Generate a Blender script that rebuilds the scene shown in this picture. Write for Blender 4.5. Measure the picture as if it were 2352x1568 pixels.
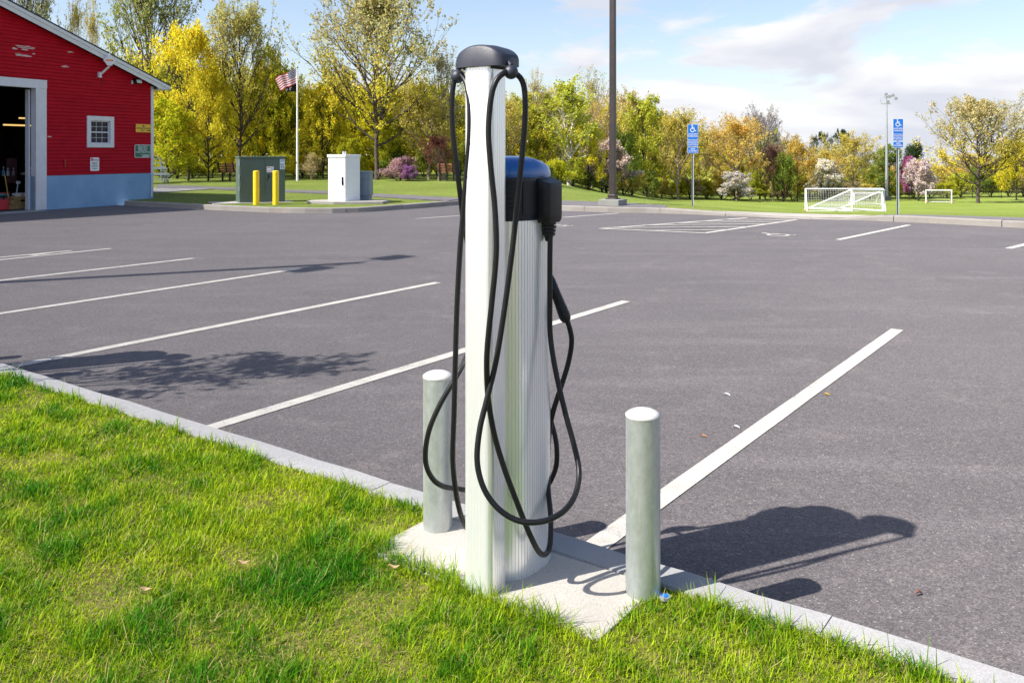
import bpy, math, random
import numpy as np
from mathutils import Vector

for o in list(bpy.data.objects):
    bpy.data.objects.remove(o)
SC = bpy.context.scene
COL = SC.collection

# ------------------------------------------------------------------ camera
EYE, FOC, HZ, CX = 1.6, 2000.0, 350.0, 1176.0     # eye height, focal length and horizon measured on a 2352 px wide print
cam = bpy.data.cameras.new('camera')
cam.sensor_width = 36.0
cam.lens = 36.0 * FOC / 2352.0
cam.shift_y = -(784.0 - HZ) / 2352.0
cam.clip_start, cam.clip_end = 0.05, 3000
cob = bpy.data.objects.new('camera', cam)
COL.objects.link(cob)
cob.location = (0, 0, EYE)
cob.rotation_euler = (math.radians(90), 0, 0)
SC.camera = cob

# ------------------------------------------------------------------ light
SUN_EL, SUN_AZ = math.radians(45.5), math.atan2(-.906, -.423)
sunvec = Vector((math.cos(SUN_EL) * math.sin(SUN_AZ), math.cos(SUN_EL) * math.cos(SUN_AZ), math.sin(SUN_EL)))
sl = bpy.data.lights.new('sun', 'SUN')
sl.energy = 4.8
sl.angle = math.radians(.53)
sl.color = (1, .95, .87)
so = bpy.data.objects.new('sun', sl)
COL.objects.link(so)
so.rotation_euler = (-sunvec).to_track_quat('-Z', 'Y').to_euler()

W = bpy.data.worlds.new('World')
SC.world = W
W.use_nodes = True
nt = W.node_tree
nt.nodes.clear()
N = nt.nodes.new
L = nt.links.new
out = N('ShaderNodeOutputWorld')
bg = N('ShaderNodeBackground')
bg.inputs['Strength'].default_value = 0.13
sky = N('ShaderNodeTexSky')
sky.sky_type = 'NISHITA'
sky.sun_disc = False
sky.sun_elevation = SUN_EL
sky.sun_rotation = SUN_AZ
sky.air_density, sky.dust_density, sky.ozone_density = 1.0, 1.2, 1.5
tc = N('ShaderNodeTexCoord')
mp = N('ShaderNodeMapping')
mp.inputs['Scale'].default_value = (1, 1, 3.4)
mp.inputs['Location'].default_value = (0, 0, 0)
L(tc.outputs['Generated'], mp.inputs['Vector'])
n1 = N('ShaderNodeTexNoise')
n1.inputs['Scale'].default_value = 5.2
n1.inputs['Detail'].default_value = 9
n1.inputs['Roughness'].default_value = .56
n1.inputs['Distortion'].default_value = .25
L(mp.outputs[0], n1.inputs['Vector'])
# more cloud towards the east (camera right) and the horizon
sx = N('ShaderNodeSeparateXYZ')
L(tc.outputs['Generated'], sx.inputs[0])
bx_ = N('ShaderNodeMapRange')
bx_.inputs['From Min'].default_value, bx_.inputs['From Max'].default_value = -.35, .25
bx_.inputs['To Min'].default_value, bx_.inputs['To Max'].default_value = -.11, .075
L(sx.outputs['X'], bx_.inputs['Value'])
bz_ = N('ShaderNodeMapRange')
bz_.clamp = False
bz_.inputs['From Min'].default_value, bz_.inputs['From Max'].default_value = .0, .2
bz_.inputs['To Min'].default_value, bz_.inputs['To Max'].default_value = .10, -.10
L(sx.outputs['Z'], bz_.inputs['Value'])
a1 = N('ShaderNodeMath'); a1.operation = 'ADD'
a2 = N('ShaderNodeMath'); a2.operation = 'ADD'
L(n1.outputs['Fac'], a1.inputs[0]); L(bx_.outputs[0], a1.inputs[1])
L(a1.outputs[0], a2.inputs[0]); L(bz_.outputs[0], a2.inputs[1])
rp = N('ShaderNodeValToRGB')
rp.color_ramp.elements[0].position, rp.color_ramp.elements[1].position = .485, .575
L(a2.outputs[0], rp.inputs['Fac'])
mp2 = N('ShaderNodeMapping')
mp2.inputs['Scale'].default_value = (1, 1, 3.4)
mp2.inputs['Location'].default_value = (0, 0, .07)
L(tc.outputs['Generated'], mp2.inputs['Vector'])
n2 = N('ShaderNodeTexNoise')
n2.inputs['Scale'].default_value = 5.2
n2.inputs['Detail'].default_value = 5
n2.inputs['Distortion'].default_value = .25
L(mp2.outputs[0], n2.inputs['Vector'])
rp2 = N('ShaderNodeValToRGB')
rp2.color_ramp.elements[0].position, rp2.color_ramp.elements[1].position = .40, .60
rp2.color_ramp.elements[0].color = (4.25, 4.28, 4.35, 1)
rp2.color_ramp.elements[1].color = (3.1, 3.22, 3.6, 1)
L(n2.outputs['Fac'], rp2.inputs['Fac'])
gain = N('ShaderNodeMix'); gain.data_type = 'RGBA'; gain.blend_type = 'MULTIPLY'
gain.inputs[0].default_value = 1.0
L(sky.outputs[0], gain.inputs[6])
gain.inputs[7].default_value = (.87, .81, .82, 1)
mx = N('ShaderNodeMix'); mx.data_type = 'RGBA'
L(rp.outputs[0], mx.inputs[0]); L(gain.outputs[2], mx.inputs[6]); L(rp2.outputs[0], mx.inputs[7])
L(mx.outputs[2], bg.inputs['Color'])
L(bg.outputs[0], out.inputs['Surface'])

SC.view_settings.view_transform = 'Standard'
SC.view_settings.look = 'None'
SC.view_settings.exposure = 0.9
SC.view_settings.gamma = 1.0
SC.view_settings.use_curve_mapping = False
SC.render.engine = 'CYCLES'
SC.cycles.use_denoising = True
SC.cycles.max_bounces = 10
SC.cycles.diffuse_bounces = 7
SC.cycles.transparent_max_bounces = 8

# ------------------------------------------------------------------ helpers
def V(*a): return Vector(a if len(a) > 1 else a[0])
def at(x, y, z=0.0):                       # a point of the plane at height z, measured on the print
    d = FOC * (EYE - z) / (y - HZ)
    return Vector(((x - CX) / FOC * d, d, z))
def ad(x, y, d):                           # a point at distance d
    return Vector(((x - CX) / FOC * d, d, EYE - (y - HZ) * d / FOC))
def lerp(a, b, t): return a + (b - a) * t
def interp(x, xs, ys): return float(np.interp(x, xs, ys))

def root_loc(p):
    q = Vector((0, 0, 0))
    while p is not None:
        q += p.location
        p = p.parent
    return q

class MB:
    def __init__(s): s.v, s.f, s.mi, s.cur = [], [], [], 0
    def add(s, vs, fs):
        b = len(s.v)
        s.v += [tuple(p) for p in vs]
        s.f += [tuple(i + b for i in f) for f in fs]
        s.mi += [s.cur] * len(fs)
        return s
    def obox(s, c, a, b, d):               # centre and three half extents
        c, a, b, d = V(c), V(a), V(b), V(d)
        vs = [c + i * a + j * b + k * d for i in (-1, 1) for j in (-1, 1) for k in (-1, 1)]
        return s.add(vs, [(0, 1, 3, 2), (4, 6, 7, 5), (0, 4, 5, 1), (2, 3, 7, 6), (0, 2, 6, 4), (1, 5, 7, 3)])
    def box(s, c, x, y, z): return s.obox(c, (x / 2, 0, 0), (0, y / 2, 0), (0, 0, z / 2))
    def bar(s, p, q, w, h=None, up=(0, 0, 1)):
        p, q = V(p), V(q)
        h = h or w
        d = q - p
        up = V(up)
        a = d.cross(up)
        if a.length < 1e-6: a = d.cross(Vector((1, 0, 0)))
        a.normalize()
        b = a.cross(d).normalized()
        return s.obox((p + q) / 2, d / 2, a * w / 2, b * h / 2)
    def prism(s, base, off):
        n = len(base)
        off = V(off)
        base = [V(p) for p in base]
        vs = base + [p + off for p in base]
        fs = [tuple(range(n))[::-1], tuple(range(n, 2 * n))] + [(i, (i + 1) % n, n + (i + 1) % n, n + i) for i in range(n)]
        return s.add(vs, fs)
    def tube(s, pts, r, n=8, cap=True):
        pts = [V(p) for p in pts]
        rr = r if isinstance(r, (list, tuple)) else [r] * len(pts)
        vs, fs = [], []
        u = None
        for i, p in enumerate(pts):
            t = (pts[min(i + 1, len(pts) - 1)] - pts[max(i - 1, 0)])
            if t.length < 1e-9: t = Vector((0, 0, 1))
            t.normalize()
            if u is None:
                u = t.cross(Vector((0, 0, 1)) if abs(t.z) < .9 else Vector((1, 0, 0))).normalized()
            else:
                u = (u - t * u.dot(t)).normalized()
            w = t.cross(u)
            for k in range(n):
                an = 2 * math.pi * k / n
                vs.append(p + (u * math.cos(an) + w * math.sin(an)) * rr[i])
        for i in range(len(pts) - 1):
            for k in range(n):
                k2 = (k + 1) % n
                fs.append((i * n + k, i * n + k2, (i + 1) * n + k2, (i + 1) * n + k))
        if cap:
            fs.append(tuple(range(n))[::-1])
            m = (len(pts) - 1) * n
            fs.append(tuple(range(m, m + n)))
        return s.add(vs, fs)
    def ball(s, c, r, n=16, m=10, sz=1.0):
        c = V(c)
        vs = [c + Vector((0, 0, -r * sz))]
        for i in range(1, m):
            th = -math.pi / 2 + math.pi * i / m
            for k in range(n):
                an = 2 * math.pi * k / n
                vs.append(c + Vector((math.cos(th) * math.cos(an) * r, math.cos(th) * math.sin(an) * r, math.sin(th) * r * sz)))
        vs.append(c + Vector((0, 0, r * sz)))
        fs = [(0, 1 + (k + 1) % n, 1 + k) for k in range(n)]
        for i in range(m - 2):
            for k in range(n):
                a, b = 1 + i * n + k, 1 + i * n + (k + 1) % n
                fs.append((a, b, b + n, a + n))
        top, o = len(vs) - 1, 1 + (m - 2) * n
        fs += [(o + k, o + (k + 1) % n, top) for k in range(n)]
        return s.add(vs, fs)
    def build(s, name, mats, parent=None, smooth=False, bevel=0, seg=2, angle=35):
        me = bpy.data.meshes.new(name)
        off = root_loc(parent)
        me.from_pydata([tuple(Vector(p) - off) for p in s.v], [], s.f)
        mats = mats if isinstance(mats, (list, tuple)) else [mats]
        for m in mats: me.materials.append(m)
        if len(mats) > 1: me.polygons.foreach_set('material_index', s.mi)
        if smooth:
            me.polygons.foreach_set('use_smooth', [True] * len(me.polygons))
            try: me.set_sharp_from_angle(angle=math.radians(angle))
            except Exception: pass
        me.update()
        o = bpy.data.objects.new(name, me)
        COL.objects.link(o)
        if parent is not None: o.parent = parent
        if bevel:
            b = o.modifiers.new('bevel', 'BEVEL')
            b.width, b.segments, b.limit_method, b.angle_limit = bevel, seg, 'ANGLE', math.radians(40)
        return o

def tag(o, label=None, cat=None, group=None, kind=None):
    if label: o['label'] = label
    if cat: o['category'] = cat
    if group: o['group'] = group
    if kind: o['kind'] = kind
    return o
def thing(name, loc, label, cat, group=None):
    o = bpy.data.objects.new(name, None)
    o.empty_display_size = .2
    COL.objects.link(o)
    o.location = loc
    return tag(o, label, cat, group)
def copy_tree(o, parent=None):
    c = o.copy()
    COL.objects.link(c)
    c.parent = parent
    for ch in [x for x in bpy.data.objects if x.parent == o]:
        copy_tree(ch, c)
    return c

# ------------------------------------------------------------------ materials
def mat(name, col, rough=.6, metal=0.0, var=.12, scale=6, bump=0.0, bscale=60, col2=None, emit=None, spec=.5, stretch=None, lo=.35, hi=.65, coat=0):
    m = bpy.data.materials.new(name)
    m.use_nodes = True
    t = m.node_tree
    b = t.nodes['Principled BSDF']
    b.inputs['Roughness'].default_value = rough
    b.inputs['Metallic'].default_value = metal
    b.inputs['Specular IOR Level'].default_value = spec
    b.inputs['Coat Weight'].default_value = coat
    g = t.nodes.new('ShaderNodeNewGeometry')
    vec = g.outputs['Position']
    if stretch:
        mp = t.nodes.new('ShaderNodeMapping')
        mp.inputs['Scale'].default_value = stretch
        t.links.new(vec, mp.inputs['Vector'])
        vec = mp.outputs[0]
    if var or col2:
        n = t.nodes.new('ShaderNodeTexNoise')
        n.inputs['Scale'].default_value = scale
        n.inputs['Detail'].default_value = 5
        n.inputs['Roughness'].default_value = .6
        t.links.new(vec, n.inputs['Vector'])
        r = t.nodes.new('ShaderNodeValToRGB')
        c2 = col2 or tuple(min(1, c * (1 + var)) for c in col)
        c1 = col if col2 else tuple(c * (1 - var) for c in col)
        r.color_ramp.elements[0].color = (*c1, 1)
        r.color_ramp.elements[1].color = (*c2, 1)
        r.color_ramp.elements[0].position, r.color_ramp.elements[1].position = lo, hi
        t.links.new(n.outputs['Fac'], r.inputs['Fac'])
        t.links.new(r.outputs[0], b.inputs['Base Color'])
    else:
        b.inputs['Base Color'].default_value = (*col, 1)
    if bump:
        n2 = t.nodes.new('ShaderNodeTexNoise')
        n2.inputs['Scale'].default_value = bscale
        n2.inputs['Detail'].default_value = 4
        t.links.new(g.outputs['Position'], n2.inputs['Vector'])
        bm = t.nodes.new('ShaderNodeBump')
        bm.inputs['Strength'].default_value = bump
        bm.inputs['Distance'].default_value = .01
        t.links.new(n2.outputs['Fac'], bm.inputs['Height'])
        t.links.new(bm.outputs[0], b.inputs['Normal'])
    if emit:
        b.inputs['Emission Color'].default_value = (*emit[:3], 1)
        b.inputs['Emission Strength'].default_value = emit[3]
    return m

def mixrgb(t, fac, a, b, mode='MIX'):
    n = t.nodes.new('ShaderNodeMix'); n.data_type = 'RGBA'; n.blend_type = mode
    for i, x in ((0, fac), (6, a), (7, b)):
        if hasattr(x, 'links'): t.links.new(x, n.inputs[i])
        elif i == 0: n.inputs[0].default_value = x
        else: n.inputs[i].default_value = (*x, 1)
    return n.outputs[2]
def noise(t, vec, scale, detail=4, rough=.55, dist=0):
    n = t.nodes.new('ShaderNodeTexNoise')
    n.inputs['Scale'].default_value, n.inputs['Detail'].default_value = scale, detail
    n.inputs['Roughness'].default_value, n.inputs['Distortion'].default_value = rough, dist
    t.links.new(vec, n.inputs['Vector'])
    return n.outputs['Fac']
def ramp(t, fac, lo, hi, c0=(0, 0, 0), c1=(1, 1, 1)):
    r = t.nodes.new('ShaderNodeValToRGB')
    r.color_ramp.elements[0].position, r.color_ramp.elements[1].position = lo, hi
    r.color_ramp.elements[0].color, r.color_ramp.elements[1].color = (*c0, 1), (*c1, 1)
    t.links.new(fac, r.inputs['Fac'])
    return r.outputs[0]
def bumpn(t, h, strength, dist, prev=None):
    b = t.nodes.new('ShaderNodeBump')
    b.inputs['Strength'].default_value, b.inputs['Distance'].default_value = strength, dist
    t.links.new(h, b.inputs['Height'])
    if prev is not None: t.links.new(prev, b.inputs['Normal'])
    return b.outputs[0]
def base(name, rough=.8, metal=0, spec=.5):
    m = bpy.data.materials.new(name); m.use_nodes = True
    t = m.node_tree; b = t.nodes['Principled BSDF']
    b.inputs['Roughness'].default_value, b.inputs['Metallic'].default_value = rough, metal
    b.inputs['Specular IOR Level'].default_value = spec
    b.inputs['Diffuse Roughness'].default_value = .9
    g = t.nodes.new('ShaderNodeNewGeometry')
    return m, t, b, g.outputs['Position']
def mapped(t, vec, scale=(1, 1, 1), rot=(0, 0, 0)):
    mp = t.nodes.new('ShaderNodeMapping')
    mp.inputs['Scale'].default_value, mp.inputs['Rotation'].default_value = scale, rot
    t.links.new(vec, mp.inputs['Vector'])
    return mp.outputs[0]

# lot axes: U along the near kerb, VV into the lot
UA = math.atan2(-.5870, .8096)
U = Vector((.8096, -.5870, 0)); VV = Vector((.5870, .8096, 0)); Z = Vector((0, 0, 1))
def uv(u, v, z=0.0): return U * u + VV * v + Z * z

def asphalt_mat(name, tone):
    m, t, b, P = base(name, .82, spec=.35)
    big = noise(t, P, .35, 5, .6)
    c = ramp(t, big, .3, .7, tuple(x * .86 for x in tone), tuple(x * 1.12 for x in tone))
    streak = noise(t, mapped(t, P, (.35, 2.2, 1), (0, 0, UA)), .9, 6, .65, .4)
    c = mixrgb(t, ramp(t, streak, .52, .74), c, tuple(min(1, x * 1.28) for x in tone))
    wear = noise(t, P, 2.2, 7, .7, .3)
    c = mixrgb(t, ramp(t, wear, .55, .74, (0, 0, 0), (.62, .62, .62)), c, (tone[0] * 1.75, tone[1] * 1.7, tone[2] * 1.6))
    c = mixrgb(t, ramp(t, noise(t, P, 1.15, 5, .62, .5), .60, .74, (0, 0, 0), (.5,) * 3), c, tuple(x * .62 for x in tone))
    fine = noise(t, P, 170, 3, .7)
    c = mixrgb(t, ramp(t, fine, .38, .62), mixrgb(t, 1.0, c, (.66, .66, .68), 'MULTIPLY'), mixrgb(t, 1.0, c, (1.24, 1.22, 1.2), 'MULTIPLY'))
    for sc_, lo_, hi_ in ((150, .62, 1.42), (62, .84, 1.17)):
        vo = t.nodes.new('ShaderNodeTexVoronoi'); vo.inputs['Scale'].default_value = sc_
        t.links.new(P, vo.inputs['Vector'])
        sp_ = t.nodes.new('ShaderNodeSeparateColor'); t.links.new(vo.outputs['Color'], sp_.inputs[0])
        c = mixrgb(t, 1.0, c, ramp(t, sp_.outputs[0], 0, 1, (lo_,) * 3, (hi_, hi_ * .99, hi_ * .97)), 'MULTIPLY')
        if sc_ == 150: pick = ramp(t, sp_.outputs[1], .986, .990)
    c = mixrgb(t, pick, c, (.21, .2, .185))
    t.links.new(c, b.inputs['Base Color'])
    b.inputs['Sheen Weight'].default_value = .05
    b.inputs['Sheen Roughness'].default_value = .6
    n = bumpn(t, noise(t, P, 120, 4, .7), .8, .006)
    t.links.new(n, b.inputs['Normal'])
    return m
M = {}
M['asphalt'] = asphalt_mat('asphalt', (.088, .080, .085))
M['path'] = asphalt_mat('path asphalt', (.115, .108, .114))

def paint_mat():
    m, t, b, P = base('line paint', .7)
    fine = noise(t, P, 130, 4, .75)
    wear = noise(t, P, 5, 5, .6)
    md = t.nodes.new('ShaderNodeMath'); md.operation = 'MULTIPLY_ADD'; md.inputs[1].default_value = .5
    t.links.new(wear, md.inputs[0]); t.links.new(fine, md.inputs[2])
    c = mixrgb(t, ramp(t, md.outputs[0], .80, .92), ramp(t, noise(t, P, 9, 4), .3, .7, (.37, .35, .315), (.46, .445, .41)), (.17, .16, .16))
    t.links.new(c, b.inputs['Base Color'])
    t.links.new(bumpn(t, fine, .6, .004), b.inputs['Normal'])
    return m
M['paint'] = paint_mat()

def granite_mat(name, c0, c1, stain=.0):
    m, t, b, P = base(name, .78)
    c = ramp(t, noise(t, P, 1.6, 6, .65), .3, .7, c0, c1)
    sp = noise(t, P, 210, 2, .8)
    c = mixrgb(t, ramp(t, sp, .3, .7), mixrgb(t, 1.0, c, (.72, .72, .74), 'MULTIPLY'), mixrgb(t, 1.0, c, (1.16, 1.16, 1.15), 'MULTIPLY'))
    if stain:
        c = mixrgb(t, ramp(t, noise(t, P, 1.1, 5, .6), .55, .75, (0, 0, 0), (stain,) * 3), c, (.5, .4, .27))
    t.links.new(c, b.inputs['Base Color'])
    n = bumpn(t, noise(t, P, 28, 6, .65), .55, .012)
    t.links.new(bumpn(t, sp, .3, .002, n), b.inputs['Normal'])
    return m
M['granite'] = granite_mat('granite', (.26, .26, .265), (.35, .348, .345))
M['far_granite'] = granite_mat('pale granite', (.29, .265, .235), (.37, .345, .31), .5)
M['concrete'] = granite_mat('concrete', (.34, .32, .285), (.44, .42, .38), .3)
M['old_concrete'] = granite_mat('weathered concrete', (.26, .265, .24), (.34, .34, .31), .2)

def lawn_mat(name, soil):
    m, t, b, P = base(name, .95, spec=.15)
    if soil:
        c = ramp(t, noise(t, P, 30, 6, .7), .35, .65, (.045, .06, .008), (.30, .27, .08))
        c = mixrgb(t, ramp(t, noise(t, P, 3, 4), .5, .72), c, (.30, .26, .09))
    else:
        c = ramp(t, noise(t, P, .22, 5, .6), .3, .7, (.15, .21, .035), (.24, .29, .065))
        c = mixrgb(t, ramp(t, noise(t, mapped(t, P, (.5, 2.6, 1), (0, 0, .12)), .9, 5, .6), .5, .75, (0, 0, 0), (.55,) * 3), c, (.30, .29, .05))
        c = mixrgb(t, ramp(t, noise(t, P, 11, 5, .75), .35, .68), mixrgb(t, 1.0, c, (.6, .68, .6), 'MULTIPLY'), mixrgb(t, 1.0, c, (1.22, 1.18, 1.15), 'MULTIPLY'))
    t.links.new(c, b.inputs['Base Color'])
    h = noise(t, P, 24 if not soil else 60, 6, .8)
    t.links.new(bumpn(t, h, 1.0, .05 if not soil else .02), b.inputs['Normal'])
    return m
M['lawn'] = lawn_mat('mown grass ground', False)
M['turf'] = lawn_mat('thatch soil', True)
M['gravel'] = granite_mat('shade darkened gravel', (.14, .14, .15), (.3, .29, .28))  # barn shade put into the colour, the cast shadow stops short of the bed

M['alu'] = mat('brushed aluminium', (.93, .94, .95), .29, .62, var=0, spec=.6)
def galv_mat():
    m, t, b, P = base('galvanised steel', .42, .75)
    c = ramp(t, noise(t, mapped(t, P, (1, 1, .5)), 55, 6, .7), .3, .7, (.46, .50, .49), (.60, .63, .61))
    c = mixrgb(t, ramp(t, noise(t, mapped(t, P, (9, 9, .5)), 4, 4), .58, .72, (0, 0, 0), (.6,) * 3), c, (.76, .77, .75))
    t.links.new(c, b.inputs['Base Color'])
    t.links.new(ramp(t, noise(t, P, 30, 4), .3, .7, (.40,) * 3, (.50,) * 3), b.inputs['Roughness'])
    return m
M['galv'] = galv_mat()
M['cable'] = mat('black rubber cable', (.007, .007, .008), .42, var=.2, scale=40, spec=.35)
M['black'] = mat('black plastic', (.006, .007, .010), .42, spec=.35, var=.15, scale=30, bump=.12, bscale=500)
M['navy'] = mat('navy black plastic', (.005, .009, .024), .36, spec=.35, var=.15, scale=30, bump=.1, bscale=500)
M['blue_cap'] = mat('blue gloss cover', (.005, .10, .36), .26, var=.05, scale=20, coat=.3)
M['charcoal'] = mat('charcoal plastic', (.026, .029, .044), .42, var=.1, scale=30, bump=.15, bscale=600)
M['white_cap'] = mat('white cap paint', (.52, .51, .49), .6, var=.12, scale=25)
M['white'] = mat('white trim paint', (.66, .66, .69), .5, var=.05, scale=5)
M['white_metal'] = mat('white powder coat', (.78, .79, .8), .4, var=.03, scale=4)
def red_mat():
    m, t, b, P = base('red clapboard paint', .7, spec=.15)
    c = ramp(t, noise(t, mapped(t, P, (1, 1, 3)), 2.2, 6, .7), .3, .7, (.42, .004, .015), (.57, .007, .024))
    fl = noise(t, mapped(t, P, (1.4, 1.4, 9)), 5, 5, .7)
    c = mixrgb(t, ramp(t, fl, .73, .76), c, (.55, .35, .33))
    t.links.new(c, b.inputs['Base Color'])
    t.links.new(bumpn(t, noise(t, mapped(t, P, (2, 2, 30)), 9, 4), .25, .006), b.inputs['Normal'])
    return m
M['red'] = red_mat()
def found_mat():
    m, t, b, P = base('shade blue foundation', .8)
    c = ramp(t, noise(t, P, 1.4, 5, .6), .3, .7, (.22, .40, .58), (.32, .50, .68))  # blue cast of skylit shade is put into the base colour
    c = mixrgb(t, ramp(t, noise(t, mapped(t, P, (1, 1, .8)), 3.2, 8, .75, .6), .64, .68), c, (.14, .19, .25))
    t.links.new(c, b.inputs['Base Color'])
    t.links.new(bumpn(t, noise(t, P, 30, 5), .3, .006), b.inputs['Normal'])
    return m
M['foundation'] = found_mat()
M['roof'] = mat('asphalt shingles', (.05, .05, .055), .9, var=.3, scale=20)
M['glass_dark'] = mat('window glass', (.008, .010, .03), .05, var=0, spec=.22)
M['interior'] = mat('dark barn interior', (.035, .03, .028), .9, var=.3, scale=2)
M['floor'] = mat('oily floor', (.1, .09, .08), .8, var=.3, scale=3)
M['yellow'] = mat('yellow bollard sleeve', (.85, .56, .012), .45, var=.05, scale=6)
M['green_cab'] = mat('green enamel', (.075, .115, .092), .45, var=.08, scale=3)
M['grey_cab'] = mat('grey blue enamel', (.17, .22, .27), .5, var=.1, scale=3)
M['bronze'] = mat('dark bronze pole', (.035, .026, .026), .4, .2, var=.15, scale=3)
M['steel'] = mat('zinc post', (.45, .49, .5), .45, .6, var=.1, scale=8)
M['sign_blue'] = mat('sign blue', (.01, .17, .62), .5, var=.03, scale=4)
M['sign_white'] = mat('sign white', (.82, .82, .82), .5, var=.03, scale=4)
M['sign_yellow'] = mat('sign yellow', (.78, .44, .03), .5, var=.05, scale=4)
M['sign_green'] = mat('sign green', (.012, .12, .08), .5, var=.05, scale=4)
M['sign_red'] = mat('sign red', (.5, .02, .03), .5, var=.05, scale=4)
M['ink'] = mat('sign ink', (.015, .015, .02), .6, var=0)
M['wood'] = mat('brown bench wood', (.22, .09, .04), .7, var=.2, scale=8, stretch=(1, 1, 6))
M['card'] = mat('cardboard', (.46, .28, .11), .8, var=.1, scale=6)
M['tube_light'] = mat('fluorescent tube', (.9, .7, .3), .5, var=0, emit=(1, .66, .2, .55))
M['net'] = mat('white net cord', (.5, .51, .51), .8, var=0)
M['orange'] = mat('orange sandbag', (.75, .34, .12), .8, var=.1, scale=8)
M['fence'] = mat('black vinyl wire', (.02, .022, .022), .5, var=0)
M['lamp_glass'] = mat('lamp lens', (.6, .62, .58), .25, var=.05, scale=8)
M['bark'] = mat('grey brown bark', (.085, .065, .05), .9, var=.35, scale=7, bump=.6, bscale=14)
M['dark_bark'] = mat('dark bark', (.035, .026, .02), .9, var=.35, scale=7)
M['pale_bark'] = mat('pale bark', (.3, .23, .17), .9, var=.3, scale=5)
M['birch_bark'] = mat('birch bark', (.6, .56, .5), .8, col2=(.2, .17, .15), scale=5, stretch=(.6, .6, 3), lo=.5, hi=.75)
def leaf_mat():
    m = bpy.data.materials.new('leaf'); m.use_nodes = True
    t = m.node_tree; t.nodes.clear()
    o = t.nodes.new('ShaderNodeOutputMaterial')
    a = t.nodes.new('ShaderNodeAttribute'); a.attribute_name = 'tone'
    oi = t.nodes.new('ShaderNodeObjectInfo')
    c = mixrgb(t, 1.0, a.outputs['Color'], oi.outputs['Color'], 'MULTIPLY')
    d = t.nodes.new('ShaderNodeBsdfDiffuse'); tr = t.nodes.new('ShaderNodeBsdfTranslucent')
    mx = t.nodes.new('ShaderNodeMixShader'); mx.inputs[0].default_value = .48
    t.links.new(c, d.inputs['Color']); t.links.new(c, tr.inputs['Color'])
    t.links.new(d.outputs[0], mx.inputs[1]); t.links.new(tr.outputs[0], mx.inputs[2])
    t.links.new(mx.outputs[0], o.inputs['Surface'])
    return m
M['leaf'] = leaf_mat()
def blade_mat():
    m = bpy.data.materials.new('grass blade'); m.use_nodes = True
    t = m.node_tree; t.nodes.clear()
    o = t.nodes.new('ShaderNodeOutputMaterial')
    a = t.nodes.new('ShaderNodeAttribute'); a.attribute_name = 'tone'
    d = t.nodes.new('ShaderNodeBsdfPrincipled'); d.inputs['Roughness'].default_value = .55
    d.inputs['Specular IOR Level'].default_value = .12
    tr = t.nodes.new('ShaderNodeBsdfTranslucent')
    mx = t.nodes.new('ShaderNodeMixShader'); mx.inputs[0].default_value = .38
    t.links.new(a.outputs['Color'], d.inputs['Base Color']); t.links.new(a.outputs['Color'], tr.inputs['Color'])
    t.links.new(d.outputs[0], mx.inputs[1]); t.links.new(tr.outputs[0], mx.inputs[2])
    t.links.new(mx.outputs[0], o.inputs['Surface'])
    return m
M['blade'] = blade_mat()

def lettering(lines, o, right, up, height, mat_, parent, name='lettering', gap=1.35, width=None):
    """real letters: lines of text centred on o, laid on the plane of right/up"""
    right, up = V(right).normalized(), V(up).normalized()
    mb = MB()
    y = 0
    for ln in lines:
        txt, sc = ln if isinstance(ln, tuple) else (ln, 1.0)
        cu = bpy.data.curves.new('letters', 'FONT')
        cu.body, cu.size, cu.align_x, cu.align_y = txt, 1.0, 'CENTER', 'TOP'
        cu.resolution_u = 2
        cu.offset = .012
        to = bpy.data.objects.new('letters', cu)
        me = bpy.data.meshes.new_from_object(to)
        h = height * sc
        co = [v.co.copy() for v in me.vertices]
        if co:
            w = max(c.x for c in co) - min(c.x for c in co)
            sx = h * 1.4
            if width and w * sx > width: sx = width / w
            mb.add([V(o) + right * (c.x * sx) + up * (c.y * h * 1.4 - y) for c in co], [tuple(p.vertices) for p in me.polygons])
        y += h * gap
        bpy.data.objects.remove(to); bpy.data.curves.remove(cu); bpy.data.meshes.remove(me)
    return mb.build(name, mat_, parent)

def rounded_rect(o, right, up, w, h, r, n=4):
    right, up = V(right).normalized(), V(up).normalized()
    pts = []
    for cx, cy, a0 in ((w / 2 - r, h / 2 - r, 0), (-w / 2 + r, h / 2 - r, 90), (-w / 2 + r, -h / 2 + r, 180), (w / 2 - r, -h / 2 + r, 270)):
        for k in range(n + 1):
            a = math.radians(a0 + 90 * k / n)
            pts.append(V(o) + right * (cx + r * math.cos(a)) + up * (cy + r * math.sin(a)))
    return pts

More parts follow.
